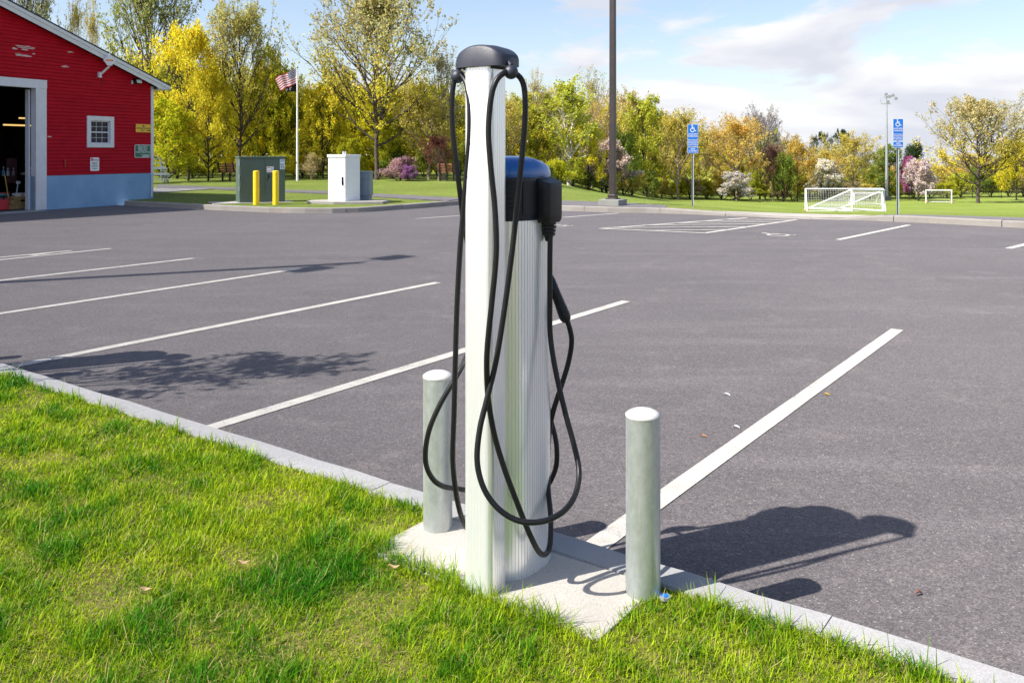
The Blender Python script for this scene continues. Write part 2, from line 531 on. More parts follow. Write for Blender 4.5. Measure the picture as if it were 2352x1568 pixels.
def access_symbol(mb, o, right, up, s, off):
    """wheelchair symbol: head, trunk, arm, leg and wheel; s = height"""
    right, up, off = V(right).normalized(), V(up).normalized(), V(off)
    P = lambda x, y: V(o) + right * (x * s) + up * (y * s) + off
    n = 14
    mb.add([P(-.1 + .085 * math.cos(2 * math.pi * k / n), .42 + .085 * math.sin(2 * math.pi * k / n)) for k in range(n)], [tuple(range(n))])
    mb.add([P(-.15, .32), P(-.04, .32), P(.0, -.02), P(-.12, -.02)], [(3, 2, 1, 0)])
    mb.add([P(-.04, .2), P(.2, .2), P(.2, .12), P(-.03, .12)], [(3, 2, 1, 0)])
    mb.add([P(-.12, .04), P(.22, .04), P(.22, -.06), P(-.12, -.06)], [(3, 2, 1, 0)])
    mb.add([P(.12, .0), P(.22, .0), P(.35, -.32), P(.25, -.34)], [(3, 2, 1, 0)])
    mb.add([P(.27, -.27), P(.44, -.22), P(.45, -.3), P(.3, -.36)], [(3, 2, 1, 0)])
    vs, fs = [], []
    m = 20
    for k in range(m + 1):
        a = math.radians(115 + (345 - 115) * k / m)
        for r in (.3, .21): vs.append(P(-.06 + r * math.cos(a), -.17 + r * math.sin(a)))
    for k in range(m): fs.append((2 * k, 2 * k + 1, 2 * k + 3, 2 * k + 2))
    mb.add(vs, fs)
# ------------------------------------------------------------------ the ground
# far kerb, lot edge at ground level, measured left to right
KERB_PX = [(285, 472), (380, 477), (500, 483), (620, 488.5), (700, 490), (760, 490), (830, 488), (900, 483), (980, 477), (1057, 471),
           (1140, 469), (1220, 476), (1290, 484), (1400, 488), (1500, 489.5), (1600, 493), (1720, 498), (1850, 503), (2000, 507), (2120, 512), (2352, 524)]
KERB = [at(x, y) for x, y in KERB_PX]
dirK = (KERB[-1] - KERB[-2]).normalized()
KERB += [KERB[-1] + dirK * s for s in (6, 14, 26)]
kxs = [CX + FOC * p.x / p.y for p in KERB]
kds = [p.y for p in KERB]
KH = 0.14

XS = [-2500, 250, 500, 800, 1060, 1180, 1290, 1400, 1530, 1800, 2352, 4500]
D2 = [40, 38, 38, 38, 38, 38, 38, 42, 50, 57, 57, 57]
Z2 = [.12, .15, .15, .15, .15, .12, .02, -.45, -1.35, -2.25, -2.25, -2.25]
D3 = [50, 48, 48, 48, 48, 52, 60, 72, 85, 92, 95, 95]
Y3 = [412, 412, 410, 408, 410, 416, 428, 447, 461, 462, 458.5, 458.5]
def dk_of(px):
    return interp(px, kxs, kds)
def gz(px, d):
    dk = dk_of(px)
    d1 = dk + interp(px, [1500, 1600, 1750], [2.9, 2.0, 1.3])
    z1 = interp(px, [1500, 1600, 1750, 1950, 2100, 2352], [KH + .01, .10, .02, .02, .08, .12])
    d2, z2, d3 = interp(px, XS, D2), interp(px, XS, Z2), interp(px, XS, D3)
    z3 = EYE - (interp(px, XS, Y3) - HZ) * d3 / FOC
    return interp(d, [dk, d1, d2, d3], [interp(px, [1500, 1700, 1760, 1930, 2040], [KH, .06, .02, .02, KH]) - .004, z1, z2, z3])
def ground(px, d, lift=0.0):
    return Vector(((px - CX) / FOC * d, d, gz(px, d) + lift))
def on_ground(px, y, lo=None, hi=130):
    lo = lo or dk_of(px) + .1
    best = None
    prev = None
    for i in range(700):
        d = lo + (hi - lo) * i / 699
        yy = HZ + (EYE - gz(px, d)) * FOC / d
        if yy <= y: return ground(px, d)
    return ground(px, hi)

gm = MB()
cols = list(range(-2400, -100, 300)) + list(range(-100, 2500, 40)) + list(range(2500, 4600, 300))
rows = 46
def g_start(px):
    if px < 270: return 31.0
    return dk_of(px) + .06
for px in cols:
    ds = g_start(px)
    d3 = interp(px, XS, D3)
    for i in range(rows + 1):
        t = i / rows
        d = ds + (d3 - ds) * t ** 1.3 if i < rows - 5 else d3 + (i - rows + 6) ** 2.6 * 2.2
        p = ground(px, d)
        if px < 270: p.z = min(p.z, -.06) if d < 36 else p.z
        gm.v.append((p.x, p.y, p.z - .006))
for c in range(len(cols) - 1):
    for i in range(rows):
        a = c * (rows + 1) + i
        gm.f.append((a, a + rows + 1, a + rows + 2, a + 1)); gm.mi.append(0)
tag(gm.build('ground', M['lawn'], smooth=True, angle=80), kind='structure')

# parking lot sheet: near kerb to far kerb
v_k = 2.845                                            # lot face of the near kerb
poly = [uv(34, v_k - .03), uv(-23, v_k - .03), Vector((-19, 18, 0)), Vector((-19, 30, 0)), at(285, 472)]
poly += [p.copy() for p in KERB[1:]] + [Vector((44, 8, 0))]
pm = MB()
pm.add([(p.x, p.y, 0) for p in poly], [tuple(range(len(poly)))[::-1]])
tag(pm.build('parking_lot', M['asphalt']), kind='structure')

# near lawn
KT = .13                                               # kerb top
nm = MB()
nm.add([uv(36, v_k - .14, KT - .012), uv(-30, v_k - .14, KT - .012), uv(-30, -40, KT - .012), uv(36, -40, KT - .012)], [(0, 1, 2, 3)])
tag(nm.build('lawn', M['turf']), kind='structure')
bm_ = MB()
bm_.add([(-300, -300, -.4), (300, -300, -.4), (300, 20, -.4), (-300, 20, -.4)], [(0, 1, 2, 3)])
tag(bm_.build('terrain', M['turf']), kind='structure')

rng = random.Random(4)
# near kerb of granite stones
kerb_near = bpy.data.objects.new('kerb', None); COL.objects.link(kerb_near); tag(kerb_near, kind='structure')
u = -24.0
joints = []
cuts = [-24, -22, -20, -18, -16, -14.1, -12.2, -10.3, -8.4, -6.55, -4.62, -2.72, -.80, 1.1, 3.0, 5, 7, 9, 12]
for a, b in zip(cuts[:-1], cuts[1:]):
    s = MB()
    g = .002
    n = max(3, int((b - a) / .22))
    secs = []
    jit = rng.uniform(-.004, .004)
    for i in range(n + 1):
        uu = a + g + (b - a - 2 * g) * i / n
        f0 = v_k + rng.uniform(-.009, .004)
        b0 = v_k - .15 + rng.uniform(-.004, .006)
        zt = KT + jit + rng.uniform(-.0015, .0015)
        secs.append([uv(uu, f0, -.1), uv(uu, f0, zt - .012), uv(uu, f0 - .012, zt), uv(uu, b0 + .008, zt), uv(uu, b0, zt - .01), uv(uu, b0, -.1)])
    for q in secs: s.v += [tuple(p) for p in q]
    for i in range(n):
        for k in range(5):
            A = i * 6 + k
            s.f.append((A, A + 6, A + 7, A + 1)); s.mi.append(0)
    s.f += [tuple(range(6)), tuple(range(n * 6 + 5, n * 6 - 1, -1))]; s.mi += [0, 0]
    s.build('kerb_stone', M['granite'], kerb_near)

# far kerb, stones about 2 m following the measured line; flush at the ramp
kerb_far = bpy.data.objects.new('kerb', None); COL.objects.link(kerb_far); tag(kerb_far, kind='structure')
arc = [0]
for p, q in zip(KERB[:-1], KERB[1:]): arc.append(arc[-1] + (q - p).length)
def kpos(s):
    return Vector((interp(s, arc, [p.x for p in KERB]), interp(s, arc, [p.y for p in KERB]), 0))
def kdir(s):
    d = (kpos(min(s + .3, arc[-1])) - kpos(max(s - .3, 0))); return d.normalized()
def khigh(s):
    p = kpos(s); px = CX + FOC * p.x / p.y
    return interp(px, [1500, 1700, 1760, 1930, 2040], [KH, .06, .02, .02, KH])
s0 = 0.0
kf_end = arc[-1]
while s0 < kf_end - .5:
    ln = rng.uniform(1.7, 2.3)
    s1 = min(s0 + ln, kf_end)
    s = MB(); n = 6
    for i in range(n + 1):
        ss = lerp(s0 + .006, s1 - .006, i / n)
        p, d = kpos(ss), kdir(ss)
        nb = Vector((-d.y, d.x, 0))
        if nb.y < 0: nb = -nb
        zt = khigh(ss) + rng.uniform(-.004, .004)
        f = rng.uniform(-.012, .01)
        for q, zz in ((p + nb * f, -.1), (p + nb * (f + .012), zt - .02), (p + nb * (f + .03), zt), (p + nb * .16, zt), (p + nb * .16, -.1)):
            s.v.append((q.x, q.y, zz))
    for i in range(n):
        for k in range(4):
            A = i * 5 + k
            s.f.append((A, A + 5, A + 6, A + 1)); s.mi.append(0)
    s.f += [tuple(range(5)), tuple(range(n * 5 + 4, n * 5 - 1, -1))]; s.mi += [0, 0]
    s.build('kerb_stone', M['far_granite'], kerb_far)
    s0 = s1

# walkway behind the far kerb, the ramp of concrete and the path over the lawn
def strip(name, pts_a, pts_b, m, lift=.02, thick=.1):
    s = MB(); n = len(pts_a)
    for a, b in zip(pts_a, pts_b):
        for p, dz in ((a, -thick), (a, lift), (b, lift), (b, -thick)):
            s.v.append((p.x, p.y, p.z + dz))
    for i in range(n - 1):
        for k in range(3):
            A = i * 4 + k
            s.f.append((A, A + 4, A + 5, A + 1)); s.mi.append(0)
    s.f += [(0, 1, 2, 3), tuple(n * 4 - 1 - k for k in range(4))]; s.mi += [0, 0]
    return tag(s.build(name, m), kind='structure')
def sline(px_list):
    return [ground(px, dk_of(px) + .17) for px in px_list]
WX = [1225, 1290, 1400, 1470, 1530]
strip('walkway', sline(WX), [ground(p, dk_of(p) + w) for p, w in zip(WX, (2.1, 2.3, 2.1, 1.6, 1.3))], M['path'], .012)
def rz(px): return interp(px, [1525, 1700, 1760, 1930, 2040], [KH, .06, .02, .02, KH])
CXS = [1530, 1580, 1640, 1700, 1760, 1820, 1880, 1940, 1990, 2030]
ra, rb = [], []
for p in CXS:
    a = ground(p, dk_of(p) + .165); a.z = rz(p); ra.append(a)
    b = at(p, interp(p, [1530, 1580, 1640, 1700, 1760, 1820, 1880, 1940, 1990, 2030], [477.5, 481, 485.5, 487.5, 489.5, 491.5, 493, 494.5, 495.5, 496.5]), interp(p, [1530, 1640, 1940, 2030], [.12, .07, .06, .065])); rb.append(b)
strip('ramp', ra, rb, M['far_granite'], .016)
WX2 = [2030, 2100, 2200, 2352, 2600, 2900]
strip('walkway', sline(WX2), [ground(p, dk_of(p) + 1.25) for p in WX2], M['path'], .012)
pu = [(360, 425), (440, 428), (526, 432), (642, 437), (746, 440), (850, 446), (950, 451), (1053, 456), (1140, 462), (1210, 466), (1240, 467.5)]
pl = [(360, 433), (440, 434), (526, 437), (642, 441.5), (746, 446), (850, 452.5), (950, 459), (1053, 464), (1140, 465), (1210, 472), (1240, 473.5)]
def fine(pts, n=60):
    xs = np.linspace(pts[0][0], pts[-1][0], n)
    return [(x, interp(x, [p[0] for p in pts], [p[1] for p in pts])) for x in xs]
strip('path', [on_ground(x, y) for x, y in fine(pl)], [on_ground(x, y) for x, y in fine(pu)], M['path'], .03)
strip('gravel_bed', [on_ground(x, y) for x, y in fine([(352, 444), (392, 441.5), (440, 438), (490, 435.5)], 20)], [on_ground(x, y) for x, y in fine([(352, 433), (392, 433.5), (440, 434), (490, 434.9)], 20)], M['gravel'], .022)

# ------------------------------------------------------------------ painted markings
def line(p, q, w, name='parking_line', z=.004):
    p, q = V(p), V(q)
    d = (q - p).normalized(); nrm = Vector((-d.y, d.x, 0)) * w / 2
    n = max(2, int((q - p).length / .5))
    r = random.Random(int(p.x * 1000) + 7)
    s = MB()
    for i in range(n + 1):
        c = p + (q - p) * i / n
        e = r.uniform(-.003, .003)
        for k in (1, -1): s.v.append((c.x + nrm.x * k * (1 + e * 8), c.y + nrm.y * k * (1 + e * 8), z))
    for i in range(n):
        A = 2 * i
        s.f.append((A, A + 1, A + 3, A + 2)); s.mi.append(0)
    return tag(s.build(name, M['paint']), kind='structure')
def along(px, py, v_end):                               # stall line: far end measured, near end at the kerb
    return at(px, py)
for far, near in (((2061, 757), (1388, 1240)), ((1438, 692), (485, 982)), ((1006, 649), (50, 838)), ((690, 617), (-330, 770)), ((445, 593.5), (-500, 702)), ((255, 571), (-600, 659))):
    a, b = at(*far), at(*near)
    if near[0] > 0: b = a + (b - a) * 1.012
    line(a, b, .105)
line(at(165, 576), at(-60, 597), .1)
line(at(128, 580), at(70, 588), .1, z=.008)
line(at(1057, 495.5), at(955, 502.5), .1)
line(at(1422, 489.8), at(1292, 499.8), .1)
# hatched access aisle
A0, A1, A2, A3 = at(1378, 525.5), at(1716, 500.6), at(1826, 505.5), at(1618, 536)
line(A0, A1, .12); line(A0, A3, .12, z=.008); line(A3, at(1830, 505.2), .12, z=.006)
for (x0, y0), (x1, y1) in (((1470, 518.6), (1728, 512.6)), ((1400, 524.5), (1690, 517.6)), ((1525, 515), (1772, 509.4)), ((1590, 510.4), (1815, 506.2)), ((1640, 506.4), (1752, 503.2)), ((1600, 530), (1655, 523.5))):
    pass
for f0, f1 in ((.055, .40), (.27, .62), (.46, .80), (.64, .93), (.81, 1.0)):
    line(A0.lerp(A1, f0) , A3.lerp(at(1830, 505.2), min(1, f1 + .02)), .1, z=.010)
line(A3.lerp(A0, .52), A3.lerp(at(1830, 505.2), .22), .1, z=.010)
line(at(1925, 551), at(2088, 517), .115); line(at(2316, 571), at(2478, 531), .115)
def ground_symbol(c, s):
    m_ = MB()
    access_symbol(m_, c, Vector((.96, .28, 0)), Vector((-.28, .96, 0)), s, (0, 0, .004))
    tag(m_.build('painted_symbol', M['paint']), kind='structure')
ground_symbol(at(1783, 538.5), .72)
ground_symbol(at(1279, 517.5), .72)

# ------------------------------------------------------------------ concrete pad and charging stations
STA = uv(0, 0)
def build_pad(du):
    p = MB()
    r_ = random.Random(3)
    pts = []
    v0, v1, u0, u1 = 2.288, v_k - .152, -2.335 + du, -1.335 + du
    for k in range(6):
        a = math.radians(180 + 90 * k / 5); pts.append((u0 + .1 + .1 * math.cos(a), v0 + .1 + .1 * math.sin(a)))
    for k in range(1, 8): pts.append((lerp(u0 + .1, u1 - .02, k / 8), v0 + r_.uniform(-.004, .004)))
    for k in range(6):
        a = math.radians(270 + 90 * k / 5); pts.append((u1 - .02 + .02 * math.cos(a), v0 + .02 + .02 * math.sin(a)))
    pts += [(u1, v1), (u0, v1)]
    p.prism([uv(a, b, -.05) for a, b in pts], (0, 0, KT + .05 - .003))
    tag(p.build('concrete_pad', M['concrete'], bevel=.006, seg=2), kind='structure')
build_pad(0); build_pad(-5.25)

GB = KT - .003
def bollard(pos, label):
    t = thing('steel_bollard', pos, label, 'bollard', 'galvanised bollards beside the charging stations')
    n = 40; r = .0575; h = .60
    s = MB(); s.tube([pos, pos + Z * .3, pos + Z * (h - .012)], r, n, cap=False)
    s.build('pipe', M['galv'], t, smooth=True)
    c = MB()
    ring = [(r, h - .012), (r + .0015, h - .010), (r + .0015, h - .003), (r - .008, h + .004), (r * .6, h + .011), (.001, h + .014)]
    for rr, zz in ring:
        for k in range(n):
            a = 2 * math.pi * k / n; c.v.append((pos.x + rr * math.cos(a), pos.y + rr * math.sin(a), pos.z + zz))
    for i in range(len(ring) - 1):
        for k in range(n):
            k2 = (k + 1) % n
            c.f.append((i * n + k, i * n + k2, (i + 1) * n + k2, (i + 1) * n + k)); c.mi.append(0)
    c.build('cap', M['white_cap'], t, smooth=True, angle=60)
    return t
bR = at(1477, 1357, KT); bR.z = GB
bL = at(1005.5, 1208, KT); bL.z = GB
bollard(bR, 'galvanised steel bollard with white cap beside the small blue survey cap')
bollard(bL, 'galvanised steel bollard with white cap behind the black cable loop')

def spline(pts, n=10):
    out = []
    P = [pts[0]] + list(pts) + [pts[-1]]
    for i in range(1, len(P) - 2):
        p0, p1, p2, p3 = P[i - 1], P[i], P[i + 1], P[i + 2]
        for k in range(n):
            t = k / n
            out.append(.5 * ((2 * p1) + (p2 - p0) * t + (2 * p0 - 5 * p1 + 4 * p2 - p3) * t * t + (3 * p1 - p0 - 3 * p2 + p3) * t ** 3))
    out.append(pts[-1])
    return out

CC = Vector((-.0982, 2.9476, 0)) + VV * .012 + U * .001                        # tall post centre
BC = Vector((-.013, 3.150, 0))                          # main body centre
def superell(c, a, b, n, e=2.6, groove=0, ng=0):
    pts = []
    for k in range(n):
        th = 2 * math.pi * k / n
        ct, st = math.cos(th), math.sin(th)
        x = a * math.copysign(abs(ct) ** (2 / e), ct); y = b * math.copysign(abs(st) ** (2 / e), st)
        pts.append(c + U * x + VV * y)
    return pts
def extr(mb, loops):
    n = len(loops[0])
    b = len(mb.v)
    for lp in loops: mb.v += [tuple(p) for p in lp]
    for i in range(len(loops) - 1):
        for k in range(n):
            k2 = (k + 1) % n
            mb.f.append((b + i * n + k, b + i * n + k2, b + (i + 1) * n + k2, b + (i + 1) * n + k)); mb.mi.append(mb.cur)
    mb.f.append(tuple(b + k for k in range(n))[::-1]); mb.mi.append(mb.cur)
    m = b + (len(loops) - 1) * n
    mb.f.append(tuple(m + k for k in range(n))); mb.mi.append(mb.cur)

def grooved(outline, pitch, gw, gd, c, keep=None):
    """outline points -> the same outline with small V grooves at every pitch"""
    n = len(outline)
    per = [0]
    for i in range(n): per.append(per[-1] + (outline[(i + 1) % n] - outline[i]).length)
    tot = per[-1]
    m = int(tot / pitch)
    def pos(s):
        s %= tot
        i = int(np.searchsorted(per, s, side='right')) - 1
        i = min(i, n - 1)
        t = (s - per[i]) / max(1e-9, per[i + 1] - per[i])
        return outline[i].lerp(outline[(i + 1) % n], t)
    res = []
    for j in range(m):
        s = tot * j / m
        tng = (pos(s + .002) - pos(s - .002)).normalized()
        nrm = Vector((tng.y, -tng.x, 0))
        if nrm.dot(pos(s) - c) < 0: nrm = -nrm
        if keep is None or keep(pos(s), nrm):
            res += [pos(s - gw / 2), pos(s - gw * .3) - nrm * gd, pos(s + gw * .3) - nrm * gd, pos(s + gw / 2)]
        else: res.append(pos(s))
        for q in (.33, .66):
            res.append(pos(s + tot / m * q))
    return res

def charging_station(label):
    loc = CC + Z * GB
    t = thing('charging_station', loc, label, 'charging station', 'charging stations along the near kerb')
    # tall post: ribbed extrusion with rounded front corners
    a, b, r = .0585, .050, .022
    o = []
    for cx, cy, a0 in ((a - r, b - r, 0), (-a + r, b - r, 90), (-a + r, -b + r, 180), (a - r, -b + r, 270)):
        for k in range(9):
            an = math.radians(a0 + 90 * k / 8)
            o.append(CC + U * (cx + r * math.cos(an)) + VV * (cy + r * math.sin(an)))
    o2 = grooved(o, .0125, .0018, .0011, CC)
    s = MB(); extr(s, [[p + Z * GB for p in o2], [p + Z * 1.0 for p in o2], [p + Z * 1.893 for p in o2]])
    s.build('tall_post', M['alu'], t, smooth=True, angle=30)
    # arched cap
    s = MB(); L_, Wd = .101, .062
    n = 22
    prof = []
    cc = CC + U * .008
    zb, zs, ztop = 1.886, 1.926, 1.959
    secs = []
    for i in range(n + 1):
        x = -L_ + 2 * L_ * i / n
        q = x / L_
        zt = zs - .004 + (ztop - zs + .004) * (1 - abs(q) ** 2.3)
        w = Wd * (1 - .30 * abs(q) ** 6)
        ins = .010
        secs.append([cc + U * x + VV * (-w) + Z * zb, cc + U * x + VV * (-w) + Z * (zt - ins), cc + U * x + VV * (-w + .004) + Z * (zt - ins * .3), cc + U * x + VV * (-w + ins) + Z * zt,
                     cc + U * x + Z * (zt + .003),
                     cc + U * x + VV * (w - ins) + Z * zt, cc + U * x + VV * (w - .004) + Z * (zt - ins * .3), cc + U * x + VV * w + Z * (zt - ins), cc + U * x + VV * w + Z * zb])
    extr(s, secs)
    s.build('cap', M['charcoal'], t, smooth=True, angle=50)
    s = MB(); s.tube([CC + Z * 1.872, CC + Z * 1.89], .03, 16); 
    s.prism([CC + U * (i * .062) + VV * (j * .042) + Z * 1.878 for i, j in ((-1, -1), (1, -1), (1, 1), (-1, 1))], (0, 0, .009))
    s.build('cap_collar', M['black'], t)
    # cable balls at the ends of the cap
    bR_, bL_ = CC + U * .122 + VV * -.020 + Z * 1.868, CC - U * .108 + VV * -.016 + Z * 1.866
    for c_, sg in ((bR_, 1), (bL_, -1)):
        s = MB(); s.ball(c_ - Z * .004, .0240, 20, 14)
        s.tube([c_ + Z * .018, c_ + Z * .03 - U * .01 * sg], .009, 10)
        s.build('cable_ball', M['charcoal'], t, smooth=True, angle=60)
    # main body
    o = superell(BC, .133, .160, 120, 2.5)
    o2 = grooved(o, .0126, .0022, .0030, BC)
    s = MB(); extr(s, [[p + Z * GB for p in o2], [p + Z * .7 for p in o2], [p + Z * 1.37 for p in o2]])
    s.build('ribbed_body', M['alu'], t, smooth=True, angle=30)
    # head
    s = MB(); loops = []
    for sc, z in ((1.0, 1.362), (1.01, 1.372), (1.012, 1.45), (1.012, 1.512), (1.0, 1.518)):
        loops.append([p + Z * z for p in superell(BC, .133 * sc, .160 * sc, 64, 2.5)])
    extr(s, loops)
    head = s.build('head_unit', M['navy'], t, smooth=True, angle=40)
    s = MB(); loops = []
    for sc, z in ((1.014, 1.514), (1.022, 1.521), (1.012, 1.54), (.95, 1.562), (.8, 1.576), (.55, 1.584), (.25, 1.587)):
        loops.append([p + Z * (z - .10 * max(0, (p - BC).dot(Vector((.9, .43, 0)))) ** 1.5 * 2.2) if i > 1 else p + Z * z for i, p in [(k, q) for k, q in enumerate(superell(BC, .133 * sc, .160 * sc, 64, 2.5))]])
    extr(s, loops)
    s.build('top_cover', M['blue_cap'], head, smooth=True, angle=50)
    # vent slats on the camera side and a display panel
    def shell(a0, a1, z0, z1, dr, depth=.006, n=8):
        m_ = MB(); inn, outt = [], []
        for i in range(n + 1):
            th = math.radians(lerp(a0, a1, i / n)); d = Vector((math.cos(th), math.sin(th), 0))
            best = None
            e = superell(BC, .1347, .162, 360, 2.5)
            best = max(e, key=lambda p: (p - BC).normalized().dot(d))
            outt.append(best + d * dr); inn.append(best - d * depth)
        for z in (z0, z1):
            m_.v += [tuple(p + Z * z) for p in outt] + [tuple(p + Z * z) for p in inn]
        k = n + 1
        for i in range(n):
            m_.f += [(i, i + 1, 2 * k + i + 1, 2 * k + i), (k + i, i + k + 0, i, i)] [:1]
            m_.f.append((2 * k + i, 2 * k + i + 1, 3 * k + i + 1, 3 * k + i))
            m_.f.append((i + 1, i, k + i, k + i + 1))
        m_.f += [(0, 2 * k, 3 * k, k), (n, k + n, 3 * k + n, 2 * k + n)]
        m_.mi = [0] * len(m_.f)
        return m_
    for i in range(7):
        z = 1.505 - i * .0165
        shell(258, 287, z - .0095, z, .009).build('vent_slat', M['black'], head, smooth=True)
    shell(290, 325, 1.385, 1.500, .003, n=10).build('display_panel', M['black'], head, smooth=True)
    # plug holsters on both ends and strain reliefs
    for sg in (1, -1):
        h = BC + U * (.138 * sg) + VV * .040
        s = MB(); hw, hl = .042, .052
        def hsec(z, k=1.0, tilt=0):
            q = []
            for cx, cy, a0 in ((hw - .02, hl - .02, 0), (-hw + .004, hl - .004, 90), (-hw + .004, -hl + .004, 180), (hw - .02, -hl + .02, 270)):
                for j in range(5):
                    an = math.radians(a0 + 22.5 * j); rr = .02 if cx > 0 else .004
                    x, y = (cx + rr * math.cos(an)) * k, (cy + rr * math.sin(an)) * k
                    q.append(h + U * (x * sg) + VV * y + Z * (z - tilt * (x + hw)))
            return q
        extr(s, [hsec(1.352, .86), hsec(1.362, .97), hsec(1.38), hsec(1.47), hsec(1.519, 1, .4), hsec(1.524, .95, .4)])
        ho = s.build('plug_holster', M['black'], t, smooth=True, angle=35)
        s = MB()
        c_ = h + U * (.012 * sg) + VV * (-.002)
        for z, rr in ((1.353, .026), (1.340, .027), (1.327, .025), (1.315, .023)):
            s.tube([c_ + Z * z, c_ + Z * (z - .009)], rr, 20)
        s.tube([c_ + Z * 1.353, c_ + Z * 1.305, c_ + Z * 1.285], [.02, .017, .012], 20)
        s.build('strain_relief', M['black'], ho, smooth=True, angle=40)
    # cables, traced in space: (x, y on the print, distance)
    R_ = .0095
    c1 = [(1264, 535, 3.085), (1263, 600, 3.08), (1263, 700, 3.075), (1264, 770, 3.07), (1276, 850, 3.05), (1299, 950, 3.02), (1318, 1020, 3.0), (1330, 1080, 2.96), (1323, 1130, 2.90), (1300, 1168, 2.84), (1262, 1192, 2.80),
          (1220, 1199, 2.785), (1180, 1191, 2.785), (1140, 1163, 2.79), (1110, 1118, 2.80), (1096, 1058, 2.815), (1102, 985, 2.83), (1120, 910, 2.845), (1140, 825, 2.86), (1160, 700, 2.87), (1177, 570, 2.875),
          (1190, 450, 2.88), (1200, 350, 2.88), (1206, 265, 2.88), (1205, 210, 2.88), (1197, 182, 2.88), (1180, 166, 2.875)]
    c1b = [(1176, 163, 2.875), (1158, 168, 2.85), (1140, 186, 2.835), (1128, 225, 2.83), (1122, 300, 2.83), (1127, 380, 2.83), (1136, 470, 2.83), (1140, 550, 2.825), (1138, 610, 2.825), (1129, 700, 2.825), (1120, 790, 2.83),
           (1118, 850, 2.84), (1122, 920, 2.87), (1136, 1000, 2.885), (1160, 1080, 2.89), (1190, 1160, 2.895), (1214, 1220, 2.90), (1236, 1264, 2.93), (1252, 1272, 2.97), (1263, 1250, 3.01), (1265, 1190, 3.06), (1259, 1120, 3.13), (1258, 1060, 3.18),
           (1262, 990, 3.19), (1272, 940, 3.19), (1292, 878, 3.19), (1306, 830, 3.19), (1313, 785, 3.185), (1308, 752, 3.18), (1299, 728, 3.18)]
    s = MB(); s.tube(spline([ad(*p) for p in c1 + c1b], 8), R_, 12)
    s.build('charging_cable', M['cable'], t, smooth=True)
    # connector
    s = MB()
    k0 = ad(1297, 726, 3.18)
    s.tube(spline([ad(1303, 738, 3.18), k0, ad(1287, 700, 3.18), ad(1275, 670, 3.18), ad(1262, 640, 3.19), ad(1245, 618, 3.20)], 4), [.012, .0155, .0185, .0205, .0215, .0215, .021, .0205, .0195, .019, .0185, .018, .018, .018, .018, .018, .018, .018, .018, .018, .018], 16)
    s.build('connector', M['black'], t, smooth=True, angle=50)
    c2 = [(1052, 172, 3.012), (1062, 176, 2.985), (1073, 198, 2.955), (1079, 250, 2.94), (1078, 320, 2.94), (1070, 420, 2.95), (1063, 500, 2.96), (1057, 570, 2.96), (1050, 700, 2.96), (1046, 830, 2.96), (1043, 950, 2.96), (1040, 1050, 2.97),
          (1046, 1120, 2.985), (1058, 1180, 3.03), (1075, 1215, 3.10), (1100, 1225, 3.20), (1130, 1200, 3.30), (1150, 1080, 3.33), (1140, 900, 3.33), (1110, 800, 3.32)]
    c2a = [(1118, 545, 3.27), (1112, 650, 3.28), (1108, 760, 3.30), (1130, 800, 3.34), (1240, 900, 3.34), (1268, 975, 3.30), (1279, 1032, 3.28), (1273, 1085, 3.29), (1240, 1130, 3.34), (1160, 1135, 3.34), (1066, 1124, 3.20), (1015, 1115, 3.13), (988, 1090, 3.11), (977, 1050, 3.10),
           (985, 990, 3.09), (1010, 930, 3.09), (1045, 870, 3.10), (1064, 835, 3.13), (1085, 780, 3.20), (1092, 700, 3.24), (1082, 600, 3.18), (1066, 520, 3.10), (1058, 455, 3.05), (1050, 390, 3.03), (1042, 320, 3.02), (1038, 260, 3.015), (1040, 205, 3.012), (1046, 180, 3.012)]
    s = MB(); s.tube(spline([ad(*p) for p in c2a + c2], 8), R_, 12)
    s.build('charging_cable', M['cable'], t, smooth=True)
    s = MB(); s.tube(spline([ad(1110, 800, 3.32), ad(1105, 760, 3.33), ad(1110, 720, 3.30)], 4), .02, 14)
    s.build('connector', M['black'], t, smooth=True)
    return t
st = charging_station('tall ribbed aluminium charging station with looped black cables on its concrete pad')
st2 = copy_tree(st)
st2.location = st.location + U * -5.25
st2['label'] = 'charging station standing past the picture edge, casting its shadow by the leafy shadow'
for p_, l_ in ((bR, 'steel bollard past the picture edge whose short shadow falls inside the leafy shadow'), (bL, 'steel bollard past the picture edge whose shadow tip crosses a parking line')):
    b2 = bollard(p_ + U * -5.25, l_)

# small survey cap by the bollard
sc_ = at(1527, 1371, KT); sc_.z = KT - .004
t = thing('survey_cap', sc_, 'small round cap with blue centre on the ground at the bollard foot', 'cap')
s = MB(); s.tube([sc_, sc_ + Z * .010], [.021, .020], 20); s.build('rim', M['steel'], t, smooth=True, angle=40)
s = MB(); s.tube([sc_ + Z * .0101, sc_ + Z * .012], .013, 16); s.build('disc', M['sign_blue'], t)
# ------------------------------------------------------------------ the red barn
WD = Vector((.4194, .9078, 0))                          # along the front wall, away from the camera
NF = Vector((.9078, -.4194, 0))                         # front normal
BACK = -NF
C0 = Vector((-12.96, 24.24, 0)) + WD * (3.37 * 1.1016)  # right hand corner of the wall
def wp(s, z, o=0.0): return C0 - WD * s + Z * z + NF * o
def wpx(px, py, o=0.0):
    """pixel -> (s, z) on the wall plane"""
    dx = (px - CX) / FOC
    p0 = C0 + NF * o
    k = p0.dot(NF) / (dx * NF.x + NF.y)
    P = Vector((dx * k, k, EYE - (py - HZ) * k / FOC))
    return -(P - p0).dot(WD), P.z
BW, RIDGE, SL = 11.4, 5.7, .341
ZE, ZF = 3.70, .95
def zroof(s): return ZE + SL * (s if s < RIDGE else BW - s)
barn = thing('barn', C0 + Z * 0, 'red clapboard barn with white trim and an open garage door', 'barn')
dr_s0, _ = wpx(80, 480)
dr_o0, _ = wpx(105.5, 480)
